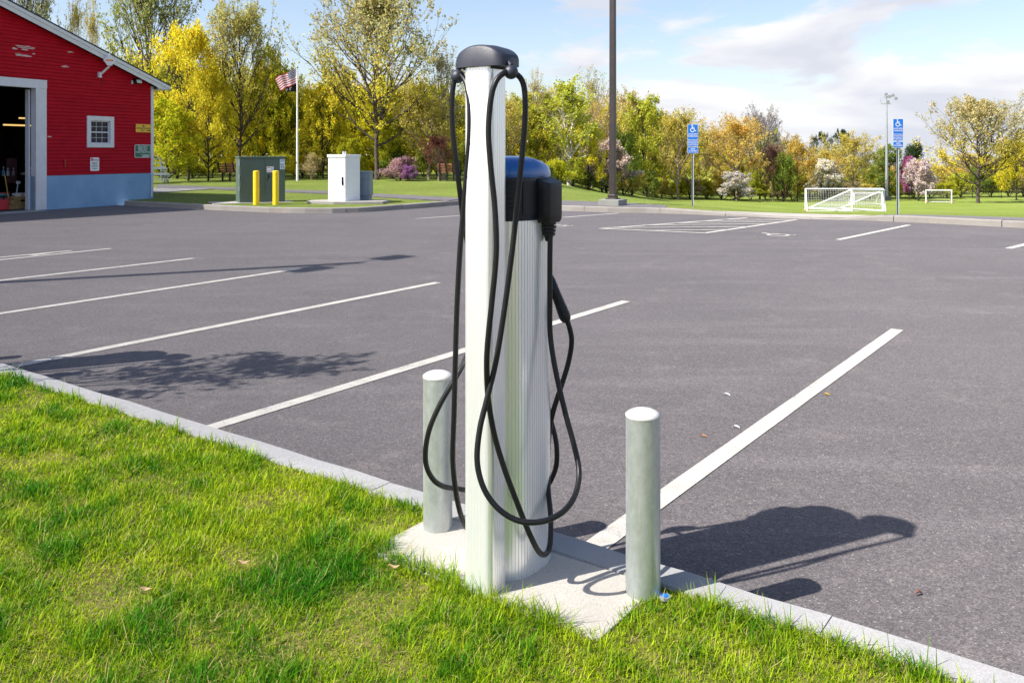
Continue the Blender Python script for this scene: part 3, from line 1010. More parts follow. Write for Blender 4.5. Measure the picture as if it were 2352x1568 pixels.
DT, DTO = 3.36, 3.60
dr_s1, dr_o1 = dr_s0 + 3.3, dr_o0 + 3.85
ws1, wz1 = wpx(198, 266); ws0, wz0 = wpx(260, 340)
_, wz0b = wpx(198, 338)
# shell: front wall backing in pieces round the openings
s = MB()
def slab(s0, s1, z0, z1, o0=-.12, o1=0.0):
    s.prism([wp(s0, z0, o0), wp(s1, z0, o0), wp(s1, z0, o1), wp(s0, z0, o1)], (0, 0, z1 - z0))
T = -.004
def gab(s0, s1, z0):
    pts = [wp(s0, z0, -.12), wp(s1, z0, -.12), wp(s1, zroof(s1) - .02, -.12)]
    if s0 < RIDGE < s1: pts.append(wp(RIDGE, zroof(RIDGE) - .02, -.12))
    pts.append(wp(s0, zroof(s0) - .02, -.12))
    s.prism(pts, NF * (.12 + T))
wi0, wi1, wzi0, wzi1 = ws0 + .09, ws1 - .09, wz0 + .09, wz1 - .09
gab(0, wi0, ZF); slab(wi0, wi1, ZF, wzi0, o1=T); gab(wi0, wi1, wzi1); gab(wi1, dr_s0 - .01, ZF)
gab(dr_s0 - .01, dr_s1 - .02, DT + .02); gab(dr_s1 - .02, BW, ZF)
# far side, near side and back walls
for sa in (0, BW):
    s.prism([wp(sa, 0, 0), wp(sa, 0, -13), wp(sa, ZE - .02, -13), wp(sa, ZE - .02, 0)], WD * (-.12 if sa == 0 else .12))
s.prism([wp(0, 0, -13), wp(BW, 0, -13), wp(BW, ZE, -13), wp(RIDGE, zroof(RIDGE), -13), wp(0, ZE, -13)], NF * .1)
wall = s.build('wall', M['red'], barn)
# dark lining inside
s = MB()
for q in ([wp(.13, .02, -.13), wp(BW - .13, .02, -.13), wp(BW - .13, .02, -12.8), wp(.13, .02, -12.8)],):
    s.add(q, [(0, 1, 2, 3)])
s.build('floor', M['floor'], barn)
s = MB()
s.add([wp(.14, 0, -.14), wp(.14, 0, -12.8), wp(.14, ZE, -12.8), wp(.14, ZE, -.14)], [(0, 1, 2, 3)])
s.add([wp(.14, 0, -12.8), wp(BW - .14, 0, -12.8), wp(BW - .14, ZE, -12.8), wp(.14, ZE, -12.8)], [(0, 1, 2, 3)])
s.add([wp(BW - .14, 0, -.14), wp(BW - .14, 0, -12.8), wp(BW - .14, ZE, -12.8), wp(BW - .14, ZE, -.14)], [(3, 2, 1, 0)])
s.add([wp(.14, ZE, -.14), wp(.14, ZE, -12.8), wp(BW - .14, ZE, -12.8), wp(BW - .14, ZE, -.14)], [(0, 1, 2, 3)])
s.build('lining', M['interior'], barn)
# foundation
s = MB()
for a, b in ((-.02, dr_s0), (dr_s1, BW)):
    s = MB(); s.prism([wp(a, -.3, -.2), wp(b, -.3, -.2), wp(b, -.3, .02), wp(a, -.3, .02)], (0, 0, ZF + .3 - .004)); s.build('foundation', M['foundation'], barn)
s = MB(); s.prism([wp(-.02, -.3, -.2), wp(-.02, -.3, -13), wp(.1, -.3, -13), wp(.1, -.3, -.2)], (0, 0, ZF + .3 - .004))
fnd = s.build('foundation', M['foundation'], barn)
s = MB(); s.prism([wp(dr_s0 + .0, -.05, -.4), wp(dr_s1, -.05, -.4), wp(dr_s1, -.05, .5), wp(dr_s0, -.05, .5)], (0, 0, .062)); s.build('threshold', M['old_concrete'], barn)
# clapboards, 10 cm to the weather
z = ZF
EXPO = .0995
while z < zroof(RIDGE):
    z1 = z + EXPO
    def lim(zz):
        e = .085 if zz < ZE else (zz - ZE) / SL + .0
        return max(.085, e)
    spans = [(None, None)]
    cuts_ = []
    if z < DTO: cuts_.append((dr_o0, dr_o1))
    if z1 > wz0 and z < wz1: cuts_.append((ws0, ws1))
    cuts_.sort()
    left, segs = None, []
    pos_ = 0
    for a, b in cuts_:
        segs.append((pos_, a)); pos_ = b
    segs.append((pos_, BW))
    for a, b in segs:
        a0, a1 = (lim(z), lim(z1)) if a == 0 else (a, a)
        b0, b1 = (BW - lim(z), BW - lim(z1)) if b == BW else (b, b)
        if b0 - a0 < .05: continue
        s = MB()
        a1, b1 = min(a1, RIDGE), max(b1, RIDGE) if b == BW else b1
        s.add([wp(a0, z + .009, 0), wp(b0, z + .009, 0), wp(b1, z1, 0), wp(a1, z1, 0), wp(a0, z + .009, .032), wp(b0, z + .009, .032), wp(b1, z1, .004), wp(a1, z1, .004)],
              [(0, 1, 5, 4), (4, 5, 6, 7), (7, 6, 2, 3), (0, 4, 7, 3), (1, 2, 6, 5), (0, 3, 2, 1)])
        s.build('clapboard', M['red'], wall)
    z = z1
# corner board, door casing
s = MB(); s.prism([wp(-.02, ZF - .03, 0), wp(.085, ZF - .03, 0), wp(.085, ZF - .03, .040), wp(-.02, ZF - .03, .040)], (0, 0, ZE - ZF + .02)); s.build('corner_board', M['white'], barn)
s = MB(); s.prism([wp(dr_s0, 0.012, -.16), wp(dr_o0, 0.012, -.16), wp(dr_o0, 0.012, .035), wp(dr_s0, 0.012, .048)], (0, 0, DT - .012)); s.build('door_jamb', M['white'], barn, bevel=.006)
s = MB(); s.prism([wp(dr_s0 + .02, .012, -.3), wp(dr_s0 + .07, .012, -.3), wp(dr_s0 + .07, .012, -.162), wp(dr_s0 + .02, .012, -.162)], (0, 0, DT - .05)); s.build('door_track', M['white'], barn)
s = MB(); s.prism([wp(dr_s1, 0.012, -.16), wp(dr_o1, 0.012, -.16), wp(dr_o1, 0.012, .035), wp(dr_s1, 0.012, .048)], (0, 0, DT - .012)); s.build('door_jamb', M['white'], barn)
s = MB(); s.prism([wp(dr_o0 - .0, DT, -.16), wp(dr_o1, DT, -.16), wp(dr_o1, DT, .05), wp(dr_o0, DT, .05)], (0, 0, DTO - DT)); s.build('door_header', M['white'], barn, bevel=.006)
# roof: two slabs, rake boards, soffit return at the eave
OV, RO = .46, .30
def rp_(sv, zz, o): return wp(sv, zz, o)
TH = .05
s = MB()
for sg in (0, 1):
    f = (lambda x: x) if sg == 0 else (lambda x: BW - x)
    e0, r0 = -OV - .03, RIDGE
    ze, zr = ZE + SL * e0 + .16, ZE + SL * RIDGE + .16
    s.prism([rp_(f(e0), ze, RO), rp_(f(r0), zr, RO), rp_(f(r0), zr + TH, RO), rp_(f(e0), ze + TH, RO)], BACK * (13 + RO * 2))
roof = s.build('roof', M['roof'], barn)
s = MB()
for sg in (0, 1):
    f = (lambda x: x) if sg == 0 else (lambda x: BW - x)
    ze, zr = ZE - SL * OV, ZE + SL * RIDGE
    s.prism([rp_(f(-OV), ze + .158, RO - .03), rp_(f(RIDGE), zr + .158, RO - .03), rp_(f(RIDGE), zr + .065, RO - .03), rp_(f(-OV), ze + .065, RO - .03)], NF * .035)
s.build('rake_molding', M['white'], barn)
s = MB()
for sg in (0, 1):
    f = (lambda x: x) if sg == 0 else (lambda x: BW - x)
    zr = ZE + SL * RIDGE
    zc = ZE - SL * OV + .04
    s.prism([rp_(f(-OV + .02), zc + .02, RO - .05), rp_(f(-OV + .02), zc + .06, RO - .05), rp_(f(RIDGE), zr + .10, RO - .05), rp_(f(RIDGE), zr - .06, RO - .05), rp_(f(.09), ZE - .03, RO - .05), rp_(f(-.0), zc + .02, RO - .05)], NF * .03)
s.build('rake_board', M['white'], barn)
s = MB()
s.prism([rp_(-OV, ZE - SL * OV + .04, RO - .06), rp_(.0, ZE - SL * OV + .04, RO - .06), rp_(0, ZE - SL * OV + .055, RO - .06), rp_(-OV, ZE - SL * OV + .055, RO - .06)], BACK * 13)
s.prism([rp_(0, ZE + .06, .0), rp_(RIDGE, ZE + SL * RIDGE + .06, .0), rp_(RIDGE, ZE + SL * RIDGE + .075, 0), rp_(0, ZE + .075, 0)], NF * (RO - .06))
s.build('soffit', M['white'], barn)
s = MB(); s.prism([rp_(-OV - .02, ZE - SL * OV + .05, RO), rp_(-OV, ZE - SL * OV + .05, RO), rp_(-OV, ZE - SL * OV + .16, RO), rp_(-OV - .02, ZE - SL * OV + .16, RO)], BACK * 13.4)
s.build('eave_fascia', M['white'], barn)
# the window: casing, sashes, muntins and twelve panes
win = MB()
w0, w1, h0, h1 = ws0, ws1, (wz0 + wz0b) / 2, wz1
cw = .135
for a, b, c, d in ((w0, w1, h1 - cw, h1), (w0, w1, h0, h0 + cw * .85), (w0, w0 + cw, h0 + cw * .85, h1 - cw), (w1 - cw, w1, h0 + cw * .85, h1 - cw)):
    win.prism([wp(a, c, -.1), wp(b, c, -.1), wp(b, c, .045), wp(a, c, .045)], (0, 0, d - c))
win = win.build('window', M['white'], barn, bevel=.004)
g0, g1, k0, k1 = w0 + cw, w1 - cw, h0 + cw * .85, h1 - cw
fr = .03
s = MB()
for a, b, c, d in ((g0, g1, k1 - fr, k1), (g0, g1, k0, k0 + fr), (g0, g0 + fr, k0 + fr, k1 - fr), (g1 - fr, g1, k0 + fr, k1 - fr)):
    s.prism([wp(a, c, -.06), wp(b, c, -.06), wp(b, c, -.012), wp(a, c, -.012)], (0, 0, d - c))
km = (k0 + k1) / 2
s.prism([wp(g0 + fr, km - .018, -.06), wp(g1 - fr, km - .018, -.06), wp(g1 - fr, km - .018, -.01), wp(g0 + fr, km - .018, -.01)], (0, 0, .036))
s.build('sash', M['white'], win)
A0_, A1_ = g0 + fr, g1 - fr
for zlo, zhi in ((k0 + fr, km - .018), (km + .018, k1 - fr)):
    for i in range(3):
        for j in range(2):
            x0, x1 = lerp(A0_, A1_, i / 3), lerp(A0_, A1_, (i + 1) / 3)
            y0, y1 = lerp(zlo, zhi, j / 2), lerp(zlo, zhi, (j + 1) / 2)
            s = MB(); s.prism([wp(x0 + .006, y0 + .006, -.05), wp(x1 - .006, y0 + .006, -.05), wp(x1 - .006, y0 + .006, -.044), wp(x0 + .006, y0 + .006, -.044)], (0, 0, y1 - y0 - .012))
            s.build('pane', M['glass_dark'], win)
    for i in (1, 2):
        x = lerp(A0_, A1_, i / 3)
        s = MB(); s.prism([wp(x - .005, zlo, -.05), wp(x + .005, zlo, -.05), wp(x + .005, zlo, -.03), wp(x - .005, zlo, -.03)], (0, 0, zhi - zlo)); s.build('muntin', M['white'], win)
    s = MB(); y = (zlo + zhi) / 2
    s.prism([wp(A0_, y - .005, -.05), wp(A1_, y - .005, -.05), wp(A1_, y - .005, -.032), wp(A0_, y - .005, -.032)], (0, 0, .010)); s.build('muntin', M['white'], win)
# patches where the paint has come off
r = random.Random(9); bare_m = mat('bare weathered board', (.55, .42, .4), .8, var=.2, scale=14)
for (x0, y0, x1, y1) in ((32, 104, 86, 112), (27, 108, 40, 114), (48, 111, 67, 116), (26, 122, 72, 130), (73, 121, 81, 125), (151, 117, 170, 122), (137, 149, 160, 155), (107, 311, 120, 315)):
    a, b = wpx(x0, (y0 + y1) / 2, .02); c, d = wpx(x1, (y0 + y1) / 2 + 2, .02)
    hgt = (y1 - y0) * .5 / FOC * 24
    pts = []
    for k in range(14):
        an = 2 * math.pi * k / 14
        rr = r.uniform(.6, 1.1)
        pts.append(wp(lerp(a, c, .5 + .5 * math.cos(an) * rr), lerp(b, d, .5) + math.sin(an) * hgt * rr, .026))
    s = MB(); s.prism(pts, NF * .002); s.build('bare_patch', bare_m, barn)
# rain pipe at the corner
s = MB(); a = wpx(366, 400)
s.tube([wp(.07, ZF - .05, .05), wp(.07, .55, .055), wp(.1, .2, .07)], .028, 10); s.build('drain_pipe', M['white'], barn, smooth=True)

def wall_sign(px0, py0, px1, py1, name, label, m, border=None, rr=.03):
    s1_, z1_ = wpx(px0, py0, .03); s0_, z0_ = wpx(px1, py1, .03)
    sc, zc = (s0_ + s1_) / 2, (z0_ + z1_) / 2
    w, h = abs(s1_ - s0_), abs(z1_ - z0_)
    c = wp(sc, zc, .032)
    t = thing(name, c, label, 'sign')
    s = MB(); s.prism(rounded_rect(c, WD, Z, w, h, rr), NF * .006); s.build('panel', border or m, t)
    if border:
        s = MB(); s.prism(rounded_rect(c + NF * .006, WD, Z, w - .03, h - .03, rr * .8), NF * .0015); s.build('face', m, t)
    return t, c + NF * .0085, w, h
t, c, w, h = wall_sign(311.5, 285, 346.5, 304.7, 'field_sign', 'yellow sign with dark eagle emblem and arrow on the red wall', M['sign_yellow'])
lettering(['VIETNAM VETERANS'], c + Z * h * .10, WD, Z, h * .17, M['ink'], t, width=w * .93)
lettering(['FIELD'], c - Z * h * .17 - WD * w * .06, WD, Z, h * .17, M['ink'], t)
s = MB()
for sg in (-1, 1):
    s.add([c + Z * h * .26, c + WD * sg * w * .17 + Z * h * .40, c + WD * sg * w * .1 + Z * h * .33, c + WD * sg * w * .04 + Z * h * .16], [(0, 1, 2, 3) if sg < 0 else (3, 2, 1, 0)])
s.add([c + Z * h * .38, c + WD * w * .03 + Z * h * .3, c + Z * h * .14, c - WD * w * .03 + Z * h * .3], [(3, 2, 1, 0)])
s.build('eagle_emblem', M['ink'], t)
s = MB(); q = c - Z * h * .26 + WD * w * .22
s.add([q - Z * .012, q + WD * w * .15 - Z * .012, q + WD * w * .15 + Z * .012, q + Z * .012], [(0, 1, 2, 3)])
s.add([q + WD * w * .13 - Z * .035, q + WD * w * .23, q + WD * w * .13 + Z * .035], [(0, 1, 2)])
s.build('arrow', M['ink'], t)
t, c, w, h = wall_sign(309, 332.6, 345.5, 362, 'notice_sign', 'dark green notice sign with white lettering on the red wall', M['sign_green'], M['sign_white'])
lettering(['FIELD USE BY', 'PERMIT ONLY', 'FINE $100.00', 'POLICE TAKE NOTICE'], c + Z * h * .44, WD, Z, h * .11, M['sign_white'], t, width=w * .88)
s = MB()
for k, (x0, x1) in enumerate(((-.1, .42), (.02, .4), (-.06, .36))):
    y = -h * (.30 + k * .07)
    s.add([c + WD * w * x0 + Z * y, c + WD * w * x1 + Z * y, c + WD * w * x1 + Z * (y + h * .03), c + WD * w * x0 + Z * (y + h * .03)], [(0, 1, 2, 3)])
s.build('small_print', M['sign_white'], t)
t, c, w, h = wall_sign(207, 362, 227.5, 392.5, 'parking_sign', 'small white upright parking sign with red top band on the red wall', M['sign_white'])
s = MB(); s.prism(rounded_rect(c + Z * h * .36 - WD * w * .31, WD, Z, w * .26, h * .19, .01), NF * .001); s.build('red_block', M['sign_red'], t)
lettering(['NO'], c + Z * h * .42 - WD * w * .31 + NF * .002, WD, Z, h * .08, M['sign_white'], t)
lettering(['PARKING'], c + Z * h * .385 + WD * w * .14, WD, Z, h * .09, M['sign_red'], t, width=w * .6)
s = MB(); s.add([c + WD * w * x + Z * h * y for x, y in ((-.45, .235), (.45, .235), (.45, .25), (-.45, .25))], [(0, 1, 2, 3)]); s.build('rule', M['sign_red'], t)
lettering(['MIKES', 'HARLEY', 'ONLY'], c + Z * h * .14, WD, Z, h * .115, M['ink'], t, gap=1.7, width=w * .75)

# floodlight and the diamond shaped antenna
sv, zv = wpx(317, 186, .15)
t = thing('wall_floodlight', wp(sv, zv, .02), 'black wall floodlight with clear lens under the barn rake', 'lamp')
s = MB(); s.prism([wp(sv + .1, zv - .09, .02), wp(sv + .1, zv - .07, .2), wp(sv + .1, zv + .05, .16), wp(sv + .1, zv + .08, .02)], WD * .22); s.build('housing', M['black'], t, bevel=.01)
s = MB(); s.prism([wp(sv + .08, zv - .075, .19), wp(sv + .08, zv - .06, .215), wp(sv + .08, zv + .03, .18), wp(sv + .08, zv + .03, .165)], WD * .18); s.build('lens', M['lamp_glass'], t)
s = MB(); s.obox(wp(sv + .13, zv - .05, .04), WD * .015, NF * .03, Z * .05); s.build('bracket', M['white_metal'], t)
sv, zv = wpx(251, 139.5, .35)
c = wp(sv, zv, .36)
t = thing('panel_antenna', wp(sv + .1, zv - .45, .02), 'white diamond shaped antenna panel on a bracket under the roof edge', 'antenna')
s = MB(); k = .165
FN = (NF * .78 - WD * .62).normalized(); FR = Vector((-FN.y, FN.x, 0))
s.prism([c + FR * a + Z * b for a, b in ((0, k * 1.25), (-k * 1.05, 0), (-k * .35, -k * .95), (k * .35, -k * .95), (k * 1.05, 0))], FN * .06)
s.build('panel', M['white_metal'], t, bevel=.012)
s = MB(); s.prism(rounded_rect(c + FN * .061, FR, Z, .2, .055, .008), FN * .001); s.build('sticker', M['orange'], t)
s = MB(); s.bar(c - Z * .16 - FN * .02, wp(sv + .08, zv - .40, .1), .045); s.obox(wp(sv + .1, zv - .42, .06), WD * .03, NF * .05, Z * .06)
s.obox(wp(sv + .1, zv - .35, .06), WD * .05, NF * .06, Z * .008); s.obox(wp(sv + .1, zv - .49, .06), WD * .05, NF * .06, Z * .008)
s.build('bracket', M['white_metal'], t)
s = MB(); s.tube([wp(sv - .0, zv - .5, .03), wp(sv, zv - .78, .025)], .007, 6); s.build('wire', M['black'], t)
sv, zv = wpx(149.5, 376, .05)
t = thing('wall_pipe', wp(sv, zv, .03), 'short rusty red pipe standing upright against the barn wall', 'pipe')
s = MB(); s.tube([wp(sv, zv - .11, .05), wp(sv, zv + .12, .05)], .02, 10); s.tube([wp(sv, zv + .11, .055), wp(sv, zv + .11, .0)], .016, 8)
s.build('pipe', mat('rusty red', (.33, .05, .02), .7, var=.25, scale=30), t, smooth=True, angle=40)

# things inside the open door
def inside(px, py, back):                                # a floor point BACK metres behind the wall plane
    s_, z_ = wpx(px, py, -back); return s_
def carton(px0, px1, py0, py1, back, label, m=None, dep=.4):
    s0_, z1_ = wpx(px0, py0, -back); s1_, z0_ = wpx(px1, py1, -back)
    z0_ = max(z0_, .024)
    c_ = wp((s0_ + s1_) / 2, z0_, -back - dep / 2)
    t_ = thing('carton', c_, label, 'box', 'cartons stacked inside the barn door')
    b_ = MB(); b_.prism([wp(s0_, z0_, -back), wp(s1_, z0_, -back), wp(s1_, z0_, -back - dep), wp(s0_, z0_, -back - dep)], (0, 0, z1_ - z0_)); b_.build('body', m or M['card'], t_, bevel=.004)
    b_ = MB(); sm = (s0_ + s1_) / 2
    b_.prism([wp(sm - .03, z0_ + .006, -back + .001), wp(sm + .03, z0_ + .006, -back + .001), wp(sm + .03, z0_ + .006, -back + .003), wp(sm - .03, z0_ + .006, -back + .003)], (0, 0, z1_ - z0_ - .02))
    b_.build('tape', mat('tape', (.5, .36, .18), .4, var=0) if 'tape_m' not in M else M['tape_m'], t_)
M['tape_m'] = mat('tape', (.52, .36, .16), .4, var=0)
carton(12, 68, 503 - 12, 503, 1.2, 'long flat carton at the bottom of the stack in the doorway')
CB = lambda a, b, y0, y1, l, m=None, dep=.4: carton(a, b, y0, y1, .75, l, m, dep)
for o_ in [o for o in bpy.data.objects if o.name.startswith('carton')]:
    for ch in list(o_.children): bpy.data.objects.remove(ch)
    bpy.data.objects.remove(o_)
CB(13, 66, 472, 479.5, 'long flat carton at the bottom of the stack in the doorway')
CB(24, 66, 465, 471.8, 'second carton up in the doorway stack, set to one side')
CB(8, 48, 458.5, 464.8, 'third carton up in the doorway stack, sticking out furthest')
CB(25, 66, 451.5, 458.3, 'topmost carton of the doorway stack under the white box')
CB(41, 60, 444, 451.3, 'small white box on top of the brown cartons', M['sign_white'], .25)
def inner(px, py, back):
    s_, z_ = wpx(px, py, -back); return wp(s_, z_, -back)
p = inner(22, 460, .62); 
sb, zb = wpx(20, 464, -1.05)
p0 = wp(sb, .024, -1.35)
t = thing('paint_tub', p0, 'round teal and white tub behind the cartons', 'tub')
s = MB(); s.tube([p0, p0 + Z * .42], [.2, .22], 20); s.build('tub', mat('teal plastic', (.05, .33, .38), .5, var=.1, scale=4), t, smooth=True, angle=40)
s = MB(); s.tube([p0 + Z * .421, p0 + Z * .45], .23, 20); s.build('lid', M['sign_red'], t, smooth=True, angle=40)
t = thing('broom', inner(20, 452, .7), 'broom with long yellow handle leaning inside the doorway', 'broom')
s = MB(); s.tube([inner(19.5, 455, .7), inner(10.5, 400, 1.0)], .014, 8); s.build('handle', mat('yellow wood', (.62, .36, .06), .5, var=.1, scale=10), t)
s = MB(); q = inner(19.8, 457, .7); s.obox(q, WD * .12, NF * .03, Z * .03); s.build('broom_head', M['wood'], t)
t = thing('workbench', wp(7.0, .02, -2.2), 'dark workbench across the barn interior with bottles on it', 'bench')
s = MB(); s.prism([wp(4.0, .86, -1.9), wp(8.4, .86, -1.9), wp(8.4, .86, -2.6), wp(4.0, .86, -2.6)], (0, 0, .05)); s.build('bench_top', M['wood'], t)
for sv in (4.1, 6.2, 8.3):
    s = MB(); s.bar(wp(sv, .02, -2.2), wp(sv, .86, -2.2), .08); s.build('leg', M['interior'], t)
for i, (px, cc, hh, lab) in enumerate(((8, (.1, .35, .55), .24, 'blue spray bottle on the workbench'), (18, (.6, .6, .6), .2, 'white bottle on the workbench beside the broom handle'), (31, (.35, .3, .34), .2, 'grey bottle in the middle of the workbench'), (57, (.5, .5, .52), .12, 'white cloth bundle at the end of the workbench'), (71, (.5, .5, .45), .22, 'pale can at the end of the workbench'))):
    s_, _ = wpx(px, 430, -2.1); q = wp(s_, .912, -2.1)
    t = thing('bottle', q, lab, 'bottle', 'bottles on the workbench')
    s = MB()
    if 'cloth' in lab: s.ball(q + Z * .05, .13, 12, 8, .38)
    else: s.tube([q, q + Z * hh * .6, q + Z * hh * .75, q + Z * hh], [.045, .045, .018, .016], 12)
    s.build('body', mat('bottle tone', cc, .4, var=.05), t, smooth=True, angle=50)
    if 'cloth' not in lab:
        s = MB(); s.tube([q + Z * (hh + .001), q + Z * (hh + .03)], .02, 10); s.build('lid', M['sign_white'], t)
t = thing('storage_bin', wp(4.35, .024, -1.0), 'grey plastic bin on the barn floor beside the door jamb', 'bin')
q = wp(4.33, .024, -1.0); s = MB(); s.prism([q + WD * a * .2 + NF * b * .2 for a, b in ((-1, -1), (1, -1), (1, 1), (-1, 1))], (0, 0, .34)); s.build('tub', M['grey_cab'], t, bevel=.02)
s = MB(); s.prism([q + WD * a * .22 + NF * b * .22 + Z * .341 for a, b in ((-1, -1), (1, -1), (1, 1), (-1, 1))], (0, 0, .03)); s.build('lid', M['interior'], t)
for (x0, y0, x1, y1, lab) in ((5, 287, 80, 284, 'longer fluorescent tube hanging in the barn'), (43, 271.5, 96, 270.5, 'fluorescent tube hanging nearer the barn door jamb')):
    pass
for sv0, ln, zz, bk, lab in ((5.0, 1.5, 2.42, 4.2, 'lower lit tube lamp hanging deep inside the barn'), (4.6, 1.3, 2.72, 5.6, 'upper lit tube lamp near the barn ceiling')):
    a_, za = wpx(8 if 'lower' in lab else 44, 287 if 'lower' in lab else 271.5, -bk)
    b_, zb_ = wpx(79 if 'lower' in lab else 92, 284 if 'lower' in lab else 271, -bk)
    t = thing('tube_lamp', wp((a_ + b_) / 2, za, -bk), lab, 'lamp', 'tube lamps in the barn')
    s = MB(); s.bar(wp(a_, za, -bk), wp(b_, za, -bk), .05); s.build('tube', M['tube_light'], t)
    s = MB(); s.bar(wp(a_, za + .04, -bk), wp(b_, za + .04, -bk), .09, .03); s.build('housing', M['interior'], t)
    s = MB(); s.bar(wp(a_, za + .05, -bk), wp(a_, ZE, -bk), .012); s.bar(wp(b_, za + .05, -bk), wp(b_, ZE, -bk), .012); s.build('hanger', M['black'], t)

q = inner(4, 478, .7); q.z = .024
t = thing('fuel_can', q, 'red fuel can on the barn floor beside the carton stack', 'can')
s = MB(); s.prism([q + WD * a * .15 + NF * b * .1 for a, b in ((-1, -1), (1, -1), (1, 1), (-1, 1))], (0, 0, .3)); s.build('body', M['sign_red'], t, bevel=.03)
s = MB(); s.tube([q + Z * .3 + WD * .08, q + Z * .38 + WD * .12], .025, 8); s.tube([q + Z * .3 - WD * .1, q + Z * .36 - WD * .05, q + Z * .36 + WD * .04, q + Z * .3 + WD * .06], .014, 6); s.build('handle', M['black'], t)
for px_, py_, bk, hh, cc, nm_, lb_ in ((66, 410, 1.5, .35, (.35, .02, .02), 'hand_tool', 'red handled tool hanging inside by the door jamb'), (28, 392, 3.2, .75, (.22, .1, .12), 'work_coat', 'pinkish coat hanging deep inside the barn'), (37, 436, .95, .4, (.4, .55, .55), 'hand_brush', 'pale brush standing in the tub behind the cartons')):
    q = inner(px_, py_, bk)
    t = thing(nm_, q, lb_, nm_.replace('_', ' '))
    s = MB()
    if nm_ == 'work_coat': s.prism([q + WD * a * .16 + NF * b * .05 - Z * hh * .5 for a, b in ((-1, -1), (1, -1), (.8, 1), (-.8, 1))], (0, 0, hh))
    else: s.tube([q - Z * hh * .5, q + Z * hh * .5 + WD * .06], .018, 8)
    s.build('body', mat('tool tone', cc, .6, var=.15), t, bevel=.01 if nm_ == 'work_coat' else 0)
    s = MB(); e = q + Z * hh * .5 + WD * (.06 if nm_ != 'work_coat' else 0); s.obox(e, WD * .05, NF * .02, Z * .04); s.build('head' if nm_ != 'work_coat' else 'collar', M['sign_white'] if nm_ != 'work_coat' else M['interior'], t)
wa, wza = wpx(17, 312, -9.5); wb, wzb = wpx(37, 337, -9.5)
s = MB(); s.prism([wp(wa, wzb, -9.5), wp(wb, wzb, -9.5), wp(wb, wzb, -9.46), wp(wa, wzb, -9.46)], (0, 0, wza - wzb)); iw = s.build('inner_window', M['white'], barn)
s = MB(); s.prism([wp(wa - .12, wzb + .1, -9.458), wp(wb + .12, wzb + .1, -9.458), wp(wb + .12, wzb + .1, -9.45), wp(wa - .12, wzb + .1, -9.45)], (0, 0, wza - wzb - .2)); s.build('pane', M['glass_dark'], iw)
s = MB(); s.prism([wp(2.6, 0, -9.6), wp(8.8, 0, -9.6), wp(8.8, 0, -9.5), wp(2.6, 0, -9.5)], (0, 0, ZE)); s.build('partition', M['interior'], barn)

# ------------------------------------------------------------------ cabinets and yellow bollards
def rotv(v, deg):
    a = math.radians(deg); return Vector((v.x * math.cos(a) - v.y * math.sin(a), v.x * math.sin(a) + v.y * math.cos(a), v.z))
def face_cab(front_normal_deg):
    """front normal turned by degrees from facing the camera (+ = towards camera right)"""
    n = rotv(Vector((0, -1, 0)), front_normal_deg); r = Vector((-n.y, n.x, 0)); return n, r
# green transformer cabinet
n_, r_ = face_cab(27)
gl = ground((550 - CX) / 1 * 1 + CX, 25.0)
c0 = Vector(((550 - CX) / FOC * 25.0, 25.0, gl.z - .02))   # near lower-left corner of the front
wF, dF, hF = 1.30, .62, 1.34
t = thing('transformer_cabinet', c0 + r_ * wF / 2 - n_ * dF / 2, 'dark green steel transformer cabinet behind the yellow bollards', 'cabinet')
s = MB(); s.prism([c0 - n_ * .0 + Z * 0, c0 + r_ * wF, c0 + r_ * wF - n_ * dF, c0 - n_ * dF], (0, 0, hF - .03)); s.build('body', M['green_cab'], t, bevel=.01)
s = MB(); q = c0 + Z * (hF - .03) + n_ * .03 - r_ * .02
s.prism([q, q + r_ * (wF + .04), q + r_ * (wF + .04) - n_ * (dF + .06), q - n_ * (dF + .06)], (0, 0, .05)); s.build('lid', M['green_cab'], t, bevel=.012)
for a, b in ((.02, .545), (.555, .98)):
    s = MB(); q = c0 + n_ * .001 + r_ * wF * a + Z * .27
    s.prism([q, q + r_ * wF * (b - a), q + r_ * wF * (b - a) + n_ * .012, q + n_ * .012], (0, 0, hF - .36)); d_ = s.build('door', M['green_cab'], t, bevel=.004)
    if a > .3:
        s = MB(); q2 = c0 + n_ * .012 + r_ * wF * .63 + Z * .78; s.obox(q2, r_ * .018, n_ * .02, Z * .05); s.tube([q2 - Z * .05, q2 - Z * .13 - r_ * .05], .012, 8); s.build('handle', M['black'], d_)
        s = MB(); q2 = c0 + n_ * .014 + r_ * wF * .665 + Z * .98; s.prism(rounded_rect(q2, r_, Z, .2, .17, .01), n_ * .002); st_ = s.build('warning_sticker', M['sign_white'], t)
        s = MB()
        for yy, xx, ww in ((.055, -.04, .1), (-.05, -.04, .1)): s.prism(rounded_rect(q2 + n_ * .002 + Z * yy + r_ * xx, r_, Z, ww, .02, .002), n_ * .001)
        s.build('red_band', M['sign_red'], st_)
        s = MB()
        for yy in (.06, .035, .01, -.02, -.05): s.prism(rounded_rect(q2 + n_ * .002 + Z * yy + r_ * .055, r_, Z, .06, .008, .001), n_ * .001)
        s.build('print', M['ink'], st_)
s = MB(); q2 = c0 + n_ * .014 + r_ * wF * .935 + Z * 1.13; s.prism(rounded_rect(q2, r_, Z, .14, .3, .005), n_ * .002); st_ = s.build('number_sticker', mat('pale blue label', (.55, .68, .78), .5, var=.03), t)
lettering(['NO', ('75', 1.5)], q2 + n_ * .004 + Z * .02, r_, Z, .05, M['ink'], st_)
s = MB()
for yy in (.12, .085): s.prism(rounded_rect(q2 + n_ * .002 + Z * yy, r_, Z, .1, .014, .001), n_ * .001)
s.build('print', M['ink'], st_)
